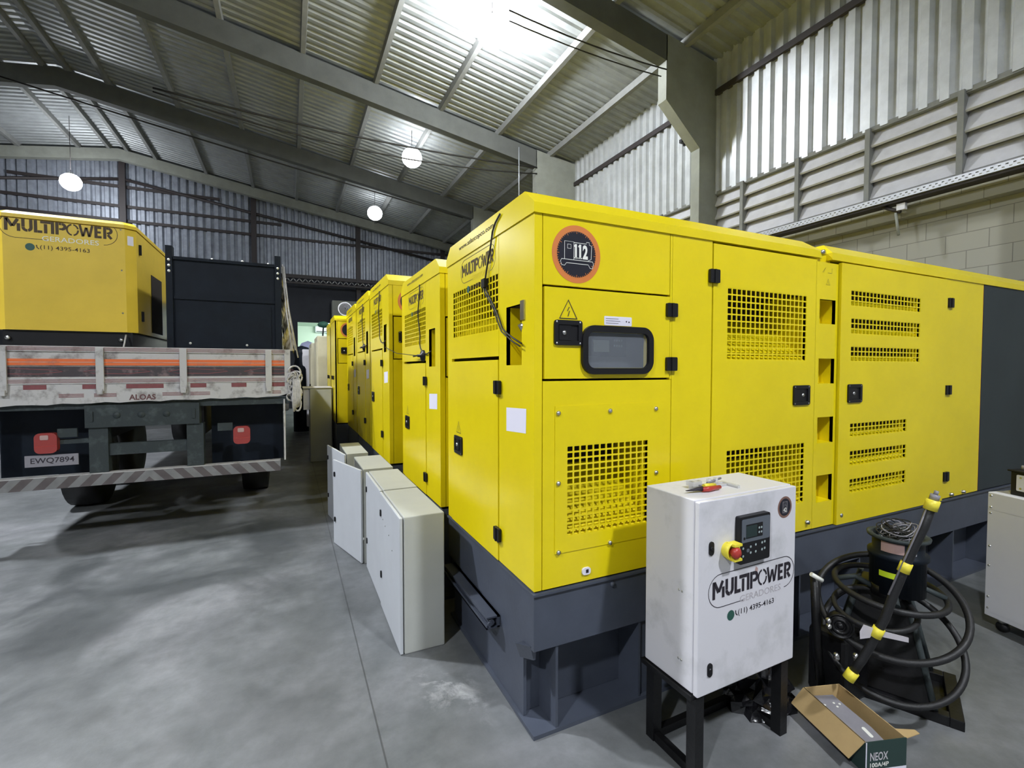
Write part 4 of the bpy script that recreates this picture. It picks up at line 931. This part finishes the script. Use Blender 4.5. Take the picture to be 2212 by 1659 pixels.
# ------------------------------------------------------------ REEL STAND
def torus(mb, c, r, tube, tilt=0, tdir=(1, 0, 0), sq=1.0, n=56, k=10, wob=0, mi=0):
    ax = V(tdir).normalized(); R = Matrix.Rotation(tilt, 3, ax)
    P = [V(c)+R @ V((r*math.cos(2*math.pi*i/n), sq*r*math.sin(2*math.pi*i/n), wob*math.sin(4*math.pi*i/n))) for i in range(n)]
    mb.tube(P, tube, k, mi, closed=True)
def reel_stand():
    C0 = V((2.665, .975, 0)); u = V((-.43, .90, 0)).normalized(); v = V((.90, .43, 0)).normalized()
    A, B = .56, .42
    t = thing('reel_stand', 'black tapered steel reel stand on a flat base beside the cardboard box', 'reel stand', tuple(C0+u*A/2+v*B/2))
    fr = Fr(C0, v, u)                                      # a along v, b along u, n up
    if fr.n.z < 0: fr.n = -fr.n
    mb = MB(); w = .05; h = .045
    mb.box(fr, 0, B, 0, w, 0, h); mb.box(fr, 0, B, A-w, A, 0, h); mb.box(fr, 0, w, w, A-w, 0, h); mb.box(fr, B-w, B, w, A-w, 0, h); mb.box(fr, w, B-w, w, A-w, .0, .006)
    mb.build('base_frame', 'blackpaint', t, bevel=.003)
    cx, cy = B*.50, A*.54; mb = MB()
    def ring(z, a, b): return [fr.p(cx-a, cy-b, z), fr.p(cx+a, cy-b, z), fr.p(cx+a, cy+b, z), fr.p(cx-a, cy+b, z)]
    mb.hull8(ring(h, .185, .20)+ring(.52, .085, .085)); mb.build('tapered_body', 'blackpaint', t, bevel=.006)
    for (sa, sb) in ((-1, -1), (1, -1), (1, 1), (-1, 1)):
        mb = MB(); mb.tube([fr.p(cx+sa*.188, cy+sb*.203, h), fr.p(cx+sa*.09, cy+sb*.09, .53)], .014, 8); mb.build('corner_post', 'chassis', t)
    c = fr.p(cx, cy, 0)
    # ring wheel with spokes
    t2 = thing('ring_wheel', 'black ring wheel with bent spokes resting on the reel stand', 'wheel', tuple(c+V((0, 0, .53))))
    rc = PD(2.27, 1919, 1270); mb = MB(); torus(mb, rc, .215, .014, .10, (.9, -.42, 0)); mb.build('rim', 'rubber', t2)
    for k in range(4):
        an = k*math.pi/2+.6; e = V((math.cos(an), math.sin(an), 0)); mb = MB(); mb.tube([rc+e*.21, rc+e*.13+V((0, 0, .03)), rc+e*.05+V((0, 0, -.01))], .013, 8); mb.build('spoke', 'chassis', t2)
    mb = MB(); mb.lathe(rc+V((0, 0, -.03)), [(0, 0), (.07, 0), (.07, .05), (0, .05)], 20); mb.build('hub', 'blackpaint', t2)
    # drum
    dc = PD(2.27, 1937, 1277); dc.z = .535
    t3 = thing('cable_drum', 'dark cylindrical cable drum with a pinkish label on top of the stand', 'drum', tuple(dc))
    mb = MB(); mb.lathe(dc, [(0, 0), (.108, 0), (.108, .165), (.118, .170), (.118, .19), (.100, .195), (.100, .255)], 36); mb.build('drum_body', 'navy', t3)
    mb = MB(); mb.lathe(dc+V((0, 0, .255)), [(.100, 0), (.120, .004), (.123, .016), (.112, .020), (.092, .010), (.090, -.03), (0, -.03)], 36); mb.build('rim', 'chassis', t3)
    fd = Fr(dc, _rt, (0, 0, 1))
    mb = MB()
    def arc(z0, z1, a0, a1, r, mi):
        n = 10
        for i in range(n):
            p0 = math.radians(a0+(a1-a0)*i/n); p1 = math.radians(a0+(a1-a0)*(i+1)/n); base = math.atan2(-dc.y, -dc.x)
            q = [(dc.x+r*math.cos(base+p0), dc.y+r*math.sin(base+p0)), (dc.x+r*math.cos(base+p1), dc.y+r*math.sin(base+p1))]
            mb.face([(q[0][0], q[0][1], dc.z+z0), (q[1][0], q[1][1], dc.z+z0), (q[1][0], q[1][1], dc.z+z1), (q[0][0], q[0][1], dc.z+z1)], mi)
    arc(.203, .250, -38, 14, .1012, 0); arc(.203, .250, 22, 42, .1012, 1); mb.build('label', ['peel', 'inklight'], t3)
    mb = MB(); arc(.085, .112, -38, 10, .1092, 0); lab(mb.build('lime_tape', 'hivis', t3), 'lime green tape strip')
    # tangle of thin wires in the drum
    mb = MB(); R = random.Random(5)
    for k in range(16):
        P = []; ph = R.uniform(0, 6.28); rr = R.uniform(.03, .075); off = V((R.uniform(-.02, .03), R.uniform(-.02, .02), 0)); e1, e2 = R.uniform(0, 6), R.uniform(0, 6)
        for i in range(40):
            an = ph+i*.19; P.append(dc+off+V((rr*math.cos(an), rr*.8*math.sin(an+.3*math.sin(an*1.7+e1)), .256+.016*k/4+.018*math.sin(an*1.3+e2))))
        mb.tube(P, .0026, 5, mi=0 if k % 3 else 1)
    o = mb.build('wire_tangle', ['wire', 'plateGrey']); tag(o, 'tangle of thin wires heaped in the top of the cable drum', 'wires')
    # big loops of thick cable
    t4 = thing('coiled_cable', 'thick black cable looped around the reel stand', 'cable', tuple(c))
    bc = PD(2.23, 1918, 1303); view = V((bc.x, bc.y, 0)).normalized(); side = V((view.y, -view.x, 0))
    mb = MB(); torus(mb, bc, .280, .0150, math.radians(33), side, n=72); mb.build('cable_loop', 'rubber', t4)
    b2 = PD(2.22, 1922, 1385); mb = MB(); torus(mb, b2, .262, .0140, math.radians(46), side+V((.06, .06, .08)), n=72); mb.build('cable_loop', 'rubber', t4)
    b3 = PD(2.20, 1888, 1313); mb = MB(); torus(mb, b3, .155, .012, math.radians(12), side, n=56); mb.build('cable_loop', 'rubber', t4)
    # upright hose with yellow couplings
    t5 = thing('upright_hose', 'thick black hose with yellow bands rising in front of the reel stand', 'hose', tuple(PD(2.02, 1840, 1455)))
    K = [(2013, 1090), (1995, 1140), (1975, 1180), (1955, 1225), (1930, 1285), (1912, 1335), (1895, 1365), (1880, 1395), (1862, 1425), (1838, 1458)]
    D = [2.0+.0*i for i in range(10)]
    P = [PD(1.86+.012*i, *q) for i, q in enumerate(K)]
    mb = MB(); mb.tube(P, .0165, 12); mb.build('hose_body', 'rubber', t5)
    for (i, r) in ((0, .023), (3, .021), (6, .021), (9, .022)):
        d = (P[min(i+1, 9)]-P[max(i-1, 0)]).normalized(); mb = MB(); mb.cyl(P[i]-d*.02, d, r, .042, 16); mb.build('coupling', 'yplastic', t5)
    d = (P[0]-P[1]).normalized(); mb = MB(); mb.cyl(P[0]+d*.02, d, .016, .022, 12); mb.cyl(P[0]+d*.04, d+V((.1, 0, .1)), .008, .018, 8); mb.build('tip', 'plateGrey', t5)
    mb = MB(); q = P[7]; d = (P[8]-P[7]).normalized(); mb.tube([P[4]-_rt*.02, P[1]-_rt*.018, P[0]-_rt*.014], .004, 6); mb.build('side_strip', 'plateGrey', t5)
    mb = MB(); q = P[6]; mb.hull8([q-_rt*.07+V((0, 0, -.03)), q-_rt*.03+V((0, 0, -.025)), q-_rt*.03+_fw*.003, q-_rt*.07+_fw*.003, q-_rt*.055+V((0, 0, .03)), q-_rt*.0+V((0, 0, .01)), q-_rt*.0+V((0, 0, .01))+_fw*.003, q-_rt*.055+V((0, 0, .03))+_fw*.003])
    mb.hull8([q+_rt*.015+V((0, 0, -.02)), q+_rt*.13+V((0, 0, -.045)), q+_rt*.13+V((0, 0, -.045))+_fw*.003, q+_rt*.015+V((0, 0, -.02))+_fw*.003, q+_rt*.015+V((0, 0, .005)), q+_rt*.13+V((0, 0, -.025)), q+_rt*.13+V((0, 0, -.025))+_fw*.003, q+_rt*.015+V((0, 0, .005))+_fw*.003])
    mb.build('paper_tag', 'inklight', t5)
    # engine-like block and tube on the left
    t6 = thing('motor_block', 'oily black motor with small metal fittings beside the reel stand', 'motor', tuple(PD(2.3, 1810, 1480)))
    m0 = PD(2.32, 1815, 1400); mb = MB(); mb.wbox(m0.x-.10, m0.x+.10, m0.y-.08, m0.y+.10, 0, m0.z+.10); mb.build('housing', 'blackpaint', t6, bevel=.02)
    mb = MB(); dirn = -V((m0.x, m0.y, -.3)).normalized(); mb.lathe(PD(2.18, 1815, 1352), [(.0, .01), (.012, .01), (.014, .0), (.022, .0), (.024, .012), (.034, .014), (.038, .0), (.046, .0), (.050, .012), (.055, .008), (.055, -.05)], 20, ax=dirn); mb.build('pulley', 'blackpaint', t6)
    R = random.Random(9)
    for (x, y) in ((1789, 1340), (1790, 1352), (1806, 1415), (1848, 1416), (1850, 1424), (1807, 1420), (1846, 1440)):
        mb = MB(); mb.lathe(PD(2.12, x, y), [(0, -.01), (.012, -.006), (.012, .008), (0, .012)], 10, ax=dirn); mb.build('fitting', 'steel', t6)
    mb = MB(); mb.tube([PD(2.2, 1752, 1240), PD(2.2, 1776, 1254)], .010, 10); tag(mb.build('white_tube', 'inkwhite'), 'short white plastic tube sticking out left of the cable loops', 'tube')
    mb = MB(); mb.tube([PD(2.25, 1760, 1245), PD(2.28, 1765, 1400), PD(2.3, 1775, 1500)], .02, 8); mb.build('side_post', 'blackpaint', t)
reel_stand()

# ------------------------------------------------------------ WHITE UNIT AT THE RIGHT EDGE
def white_unit():
    o = V((3.866, 1.345, 0)); d = V((-.257, -.966, 0)).normalized(); fr = Fr(o, d, (0, 0, 1)); L, dp, z0, z1 = .62, .45, .085, .848
    t = thing('white_charger_unit', 'white steel unit on casters cut by the right edge', 'charger', tuple(o+d*L/2-fr.n*dp/2))
    mb = MB(); mb.box(fr, 0, L, z0, z1, -dp, -.003); mb.build('casing', 'white', t, bevel=.004)
    mb = MB(); mb.box(fr, .004, L-.004, z1-.105, z1-.004, -.003, 0); mb.build('upper_panel', 'white', t)
    mb = MB(); mb.box(fr, .004, L-.004, z0+.03, z1-.109, -.003, 0); mb.build('side_panel', 'white', t)
    for (a, z) in ((.02, z1-.02), (.02, z1-.09), (.02, z1-.125), (.02, z1-.33), (.02, z1-.45), (.02, z0+.12), (.02, z0+.05), (.3, z1-.02), (.3, z1-.125)):
        mb = MB(); mb.lathe(fr.p(a, z, 0), [(.007, 0), (.005, .004), (0, .005)], 8, ax=fr.n); mb.build('screw', 'steel', t)
    for (a, c) in ((.06, -.06), (L-.06, -.06), (.06, -dp+.06), (L-.06, -dp+.06)):
        mb = MB(); p = fr.p(a, 0, c); mb.lathe((p.x, p.y, .0), [(.012, .05), (.025, .06), (.025, .085)], 10, 0)
        mb.lathe(p+V((0, 0, .03))-fr.n*.012, [(0, 0), (.03, 0), (.03, .024), (0, .024)], 14, 1, ax=fr.n); mb.build('caster', ['steel', 'rubber'], t)
    p = fr.p(.075, z1, -.06)
    f2 = Fr(p, d, (0, 0, 1)); t2 = thing('black_control_box', 'black box with a white round-holed plate on the white unit', 'control box', tuple(p))
    mb = MB(); mb.box(f2, 0, .4, 0, .14, -.22, 0); mb.box(f2, -.012, .42, .14, .15, -.24, .012); mb.build('box_body', 'black', t2, bevel=.003)
    mb = MB(); mb.rrect(f2, .03, .36, .03, .125, .006, 0, .004, 0, 3); mb.disc(f2, .105, .078, .03, .0045, mi=1); mb.disc(f2, .105, .078, .026, .005, mi=2)
    for (a, b) in ((.05, .11), (.05, .045)): mb.disc(f2, a, b, .006, .005, n=10, mi=2)
    mb.build('front_plate', ['white', 'ink', 'steel'], t2)
    mb = MB(); mb.tube([f2.p(.03, .15, -.06), f2.p(.03, .175, -.06)], .016, 10); mb.tube([f2.p(.10, .15, -.06), f2.p(.13, .19, -.08), f2.p(.3, .18, -.1)], .018, 10); mb.build('terminal', 'plateGrey', t2)
white_unit()

# ------------------------------------------------------------ TRUCK
def truck():
    Y = 5.4; xr, xl = .01, -2.40
    t = thing('flatbed_truck', 'white and orange flatbed truck seen from behind, loaded with two generators', 'truck', (-1.19, 8.5, 0))
    fr = Fr((0, Y, 0), (1, 0, 0), (0, 0, 1))
    # tail gate
    mb = MB(); mb.box(fr, xl, xr-.02, 1.47, 1.80, -.03, 0, 0)
    for (a, b, d) in ((1.752, 1.80, .014), (1.47, 1.52, .014)):
        mb.box(fr, xl, xr-.02, a, b, 0, d, 0)
        for k in range(3): mb.box(fr, xl, xr-.05, a+.010+k*.012, a+.014+k*.012, d, d+.003, 3)
    mb.box(fr, xl, xr-.04, 1.632, 1.688, 0, .010, 1); mb.box(fr, xl, xr-.04, 1.657, 1.661, .010, .013, 0)
    mb.box(fr, xl, xr-.04, 1.532, 1.622, 0, .003, 2)
    for i in range(4):
        x = -2.05+i*.62
        mb.ribbon(fr, [(x-.22, 1.577), (x-.08, 1.605), (x+.22, 1.590), (x+.26, 1.577), (x+.1, 1.556), (x-.15, 1.560)], .006, c=.0035, mi=3, closed=True)
    mb.build('tailgate', ['truckwhite', 'orange', 'truckdark', 'redpaint'], t)
    for x in (-2.17, -1.53, -.91, -.19, ):
        mb = MB(); mb.box(fr, x-.028, x+.028, 1.40, 1.79, .014, .03); mb.box(fr, x-.02, x+.02, 1.375, 1.42, .01, .045); mb.build('gate_hinge', 'truckwhite', t)
    mb = MB(); mb.box(fr, -.045, xr, 1.40, 1.80, -.03, .012); mb.build('corner_post', 'truckwhite', t)
    # sill with reflective strips
    mb = MB(); mb.box(fr, xl-.02, xr, 1.415, 1.468, -.06, .004, 0)
    x = xl; cols = [1, 2, 1, 2, 1, 2, 1, 2, 1, 2, 1, 2]
    for (a, b) in ((-2.05, -1.9), (-1.66, -1.52), (-1.35, -1.07), (-.86, -.73), (-.52, -.39), (-.17, -.02)): mb.box(fr, a, b, 1.422, 1.462, .004, .006, 1)
    P = [(xl-.05, 1.275), ]
    for i in range(25): P.append((xl+.10*i, 1.285+.006*math.sin(i*1.3)+(.03 if i > 20 else 0)))
    P = [(xl-.05, 1.29)]+[(xl+.1*i, 1.282+.006*math.sin(i*2.3)+.0016*i) for i in range(24)]+[(xr-.06, 1.335), (xr, 1.36), (xr, 1.415), (xl-.05, 1.415)]
    mb.prism(fr, P, -.04, .008, 0)
    for (a, b) in ((-1.82, -1.65), (-1.58, -1.42), (-1.08, -.92), (-.86, -.70), (-.16, -.08)):
        for k in range(3): mb.box(fr, a, b, 1.35+.012*k, 1.355+.012*k, .008, .010, 1)
    s = mb.build('rear_sill', ['truckwhite', 'redpaint'], t)
    text('ALOAS', fr, -1.331, 1.315, .20, .052, 'inkred', 'lettering', s, bold=.03, c=.0095)
    # bed, sides
    mb = MB(); mb.wbox(xl, xr-.01, Y+.03, 12.2, 1.24, 1.31); mb.build('bed', 'chassis', t)
    for x in (xl, xr-.04):
        mb = MB(); mb.wbox(x, x+.04, Y+.04, 12.2, 1.31, 1.79); mb.build('side_board', 'truckwhite', t)
    # chassis
    mb = MB(); mb.box(fr, -1.647, -.79, 1.075, 1.275, -.10, .02, 0)
    for x in (-1.42, -1.24, -1.05): mb.lathe(fr.p(x, 1.18, .02), [(.03, 0), (.022, .012), (0, .014)], 14, ax=fr.n)
    for x in (-1.60, -.835): mb.box(fr, x-.012, x+.012, 1.13, 1.22, .02, .03)
    for x in (-1.56, -.83): mb.box(fr, x-.068, x+.068, .655, 1.075, -.10, .0)
    mb.box(fr, -1.49, -.90, .815, .92, -.08, -.02); mb.build('rear_cross_frame', 'chassis', t)
    mb = MB()
    for x in (-1.62, -.86): mb.wbox(x, x+.09, Y+.1, 13.5, .95, 1.24)
    for y in (6.5, 7.8, 9.2, 10.6): mb.wbox(-1.6, -.8, y, y+.1, 1.0, 1.2)
    mb.build('chassis_rails', 'black', t)
    # dark panels added to cover and darken the space under the bed; side flaps
    for (a, b) in ((-.74, -.07), (-2.35, -1.66)): mb = MB(); mb.wbox(a, b, Y+.35, Y+.37, .62, 1.24); mb.build('under_bed_dark_panel', 'navy', t)
    for a in (-.06, -2.36): mb = MB(); mb.wbox(a, a+.015, Y, Y+.30, .66, 1.29); mb.build('side_flap', 'truckwhite', t)
    # lamps
    for (x, z, w) in ((-1.909, .958, .075), (-.437, .943, .073)):
        mb = MB(); mb.rrect(fr, x-w, x+w, z-.088, z+.088, .04, -.03, .03, 0, 6); mb.rrect(fr, x-.035, x+.02, z+.03, z+.07, .008, .03, .034, 1, 3); mb.box(fr, x-w, x+w, z-.028, z-.024, .0295, .031, 2); l = mb.build('tail_light', ['redlens', 'peel', 'red'], t)
        mb = MB(); mb.box(fr, x-.02, x+.02 if x > -1 else x+.4, z-.02, z+.02, -.08, -.03); mb.build('light_bracket', 'chassis', l)
    for (a, b, z) in ((-1.839, -1.706, 1.04), (-.644, -.517, 1.032)): mb = MB(); mb.box(fr, a, b, z-.04, z+.036, -.02, .004); mb.build('reflector_plate', 'chassis', t)
    mb = MB(); mb.box(fr, -2.058, -1.703, .754, .853, -.01, 0); pl = mb.build('number_plate', 'plateGrey', t)
    lab(pl, 'pale grey number plate')
    text('EWQ7894', fr, -2.02, .775, .29, .055, 'ink', 'lettering', pl, bold=.01, c=.001)
    # bumper
    mb = MB(); mb.box(fr, xl, -.095, .558, .660, -.06, .03, 0); mb.box(fr, xl, -.095, .660, .666, -.06, .032, 1); mb.build('rear_bumper', ['stripes', 'truckwhite'], t)
    for x in (-2.15, -.42):
        for y in (7.2, 8.5, 12.6):
            mb = MB(); mb.lathe((x-.16, y, .48), [(0, .04), (.26, .02), (.30, .0), (.48, .02), (.49, .16), (.48, .30), (.30, .32), (0, .28)], 32, ax=(1, 0, 0)); mb.build('wheel', 'rubber', t)
    mb = MB(); mb.wbox(-2.35, -.02, 12.4, 14.3, .6, 2.1); mb.hull8([(-2.3, 12.5, 2.1), (-.07, 12.5, 2.1), (-.07, 14.2, 2.1), (-2.3, 14.2, 2.1), (-2.2, 12.6, 2.7), (-.15, 12.6, 2.7), (-.15, 13.9, 2.7), (-2.2, 13.9, 2.7)]); mb.build('cab', 'truckwhite', t, bevel=.05)
    # rope bundle and tarpaulin at the right side
    t2 = thing('rope_bundle', 'dirty white rope bundle tied on the right corner of the truck', 'rope', (.06, 5.35, 1.2))
    mb = MB(); R = random.Random(11)
    for k in range(16):
        P = []; cx, cz = .045+R.uniform(-.02, .03), 1.56-.02*k+R.uniform(-.03, .03)
        rx, rz = R.uniform(.025, .06), R.uniform(.04, .10)
        for i in range(18): an = i*2*math.pi/18; P.append((cx+rx*math.cos(an), 5.38+R.uniform(-.03, .03), cz+rz*math.sin(an)))
        mb.tube(P, .009, 6, closed=True)
    for k in range(5): mb.tube([(.04+.012*k, 5.36, 1.5), (.03+.018*k, 5.34, 1.30), (.035+.012*k, 5.36, 1.16+.02*k)], .012, 6)
    mb.build('rope_loops', 'rope', t2)
    mb = MB(); P = [(.02, 5.5, 1.78), (.10, 5.52, 1.72)]
    for i, (x0, z0, x1, z1) in enumerate(((-.055, 2.74, .085, 1.72), (-.04, 2.72, .06, 1.80), (-.055, 2.70, .03, 1.80))):
        mb.tube([(x0, 5.76, z0), ((x0+x1)/2-.01, 5.66, (z0+z1)/2), (x1, 5.5, z1)], .007, 6)
    mb.build('lashing', 'rope', t2)
    nx, nz = 5, 22; mb = MB(); R = random.Random(4)
    def tp(i, j, s):
        f = j/nz; z = 2.73-.93*f; a = -.060+.0*f; b = -.045+.095*f
        x = a+(b-a)*i/nx+.010*R.uniform(-1, 1); return (x, 5.80+.05*math.sin(j*.9+i)+s, z)
    F = [[tp(i, j, 0) for i in range(nx+1)] for j in range(nz+1)]
    for j in range(nz):
        for i in range(nx): mb.face([F[j+1][i], F[j+1][i+1], F[j][i+1], F[j][i]])
    for j in range(nz):
        for i in (0, nx):
            p, q = V(F[j][i]), V(F[j+1][i]); d = V((0, 1.2, 0)); mb.face([p, p+d, q+d, q])
    p = [V(q) for q in (F[0][0], F[0][nx])]; mb.face([p[0], p[1], p[1]+V((0, 1.2, 0)), p[0]+V((0, 1.2, 0))])
    tag(mb.build('folded_tarpaulin', 'cloth'), 'cream folded tarpaulin hanging beside the dark generator on the truck', 'tarpaulin')
truck()

def truck_generator():
    Y = 5.75; fr = Fr((0, Y, 0), (1, 0, 0), (0, 0, 1)); zb, zt = 1.955, 3.02; xl, xr = -2.36, -1.345
    t = thing('generator', 'yellow generator with rounded outline lettering on the left of the truck bed', 'generator', (-1.85, 6.9, 1.31))
    mb = MB(); mb.prism(WF, [(xl+.07, Y), (xr-.075, Y), (xr, Y+.055), (xr, 8.4), (xl, 8.4), (xl, Y+.055)], zb, zt-.07); mb.build('canopy', 'yellow2', t)
    mb = MB(); A = [(xl+.07, Y-.006), (xr-.075, Y-.006), (xr+.006, Y+.05), (xr+.006, 8.4), (xl-.006, 8.4), (xl-.006, Y+.05)]
    mb.prism(WF, A, zt-.062, zt-.03); B = [(x*.985-.02 if x > -1.8 else x*.985-.0, y+.03) for x, y in A]
    k = len(mb.v)
    mb.v += [(x, y, zt-.03) for x, y in A]+[(-1.85+(x+1.85)*.95, y+.03, zt) for x, y in A]
    for i in range(6): j = (i+1) % 6; mb.f.append((k+i, k+j, k+6+j, k+6+i)); mb.m.append(0); mb.sm.append(False)
    mb.f.append(tuple(k+6+i for i in range(6))); mb.m.append(0); mb.sm.append(False)
    mb.build('roof', 'yellow2', t)
    mb = MB(); mb.wbox(xl+.04, xr-.04, Y+.03, 8.4, 1.31, zb); mb.build('fuel_base', 'black', t)
    logo(fr, -2.275, 2.838, .765, t, ink='inkbrown', mid='inkwhite', ph='inkbrown', c=.0015)
    fs = Fr((xr, Y+.055, 0), (0, 1, 0), (0, 0, 1))
    mb = MB(); mb.box(fs, .52, .98, zb+.04, 2.62, .001, .004); mb.build('dark_side_grille', 'void', t)
    for (y, z) in ((.10, 2.79), (.14, 2.13)): hinge(fs, y, z, t, .04, .10, .0)
    mb = MB(); mb.rrect(Fr((xr-.075, Y, 0), V((.075, .055, 0)), (0, 0, 1)), .02, .07, 2.80, 2.89, .004, .0, .0015, 0, 2); mb.build('small_label', 'paper', t)
    for z in (2.94, 2.55, 2.14): mb = MB(); mb.lathe(fr.p(-1.45, z, 0), [(.008, 0), (0, .005)], 8, ax=fr.n); mb.build('screw', 'steel', t)
    for x in (-2.28, -1.47): mb = MB(); mb.lathe((x, Y+.02, 1.88), [(.018, 0), (.018, .02), (0, .02)], 10, ax=(0, -1, 0)); mb.build('bolt', 'steel', t)
    mb = MB(); mb.tube([(-1.43, Y, 1.93), (-1.43, Y-.1, 1.78)], .008, 6); mb.build('strap', 'rope', t)
truck_generator()
def dark_generator():
    Y = 5.7; fr = Fr((0, Y, 0), (1, 0, 0), (0, 0, 1)); t = thing('steel_crate', 'dark navy steel crate with bolted corner posts on the truck', 'crate', (-.57, 6.6, 1.31))
    mb = MB(); mb.wbox(-1.07, -.08, Y+.01, 7.6, 1.31, 2.70); mb.build('crate_body', 'navy', t, bevel=.005)
    for (a, b) in ((-1.09, -1.035), (-.128, -.07)):
        mb = MB(); mb.box(fr, a, b, 1.31, 2.82 if a < -1 else 2.81, -.08, .02); p = mb.build('corner_post', 'navy', t)
        for z in (2.68, 2.625, 2.57): m2 = MB(); m2.lathe(fr.p((a+b)/2, z, .02), [(.013, 0), (.010, .008), (0, .009)], 10, ax=fr.n); m2.build('bolt', 'inkwhite', p)
    mb = MB(); mb.box(fr, -1.03, -.13, 2.69, 2.72, -.03, .012); mb.box(fr, -1.03, -.13, 2.30, 2.33, -.02, .008); mb.box(fr, -1.0, -.17, 1.36, 2.27, -.02, .004); mb.build('front_panel', 'navy', t)
    for (x, z) in ((-.90, 1.86), (-.40, 1.85), (-1.05, 2.09), (-.7, 2.72), (-.43, 2.725), (-.19, 2.72)): m2 = MB(); m2.lathe(fr.p(x, z, .004), [(.012, 0), (0, .012)], 8, ax=fr.n); m2.build('bolt', 'inkwhite', t)
dark_generator()
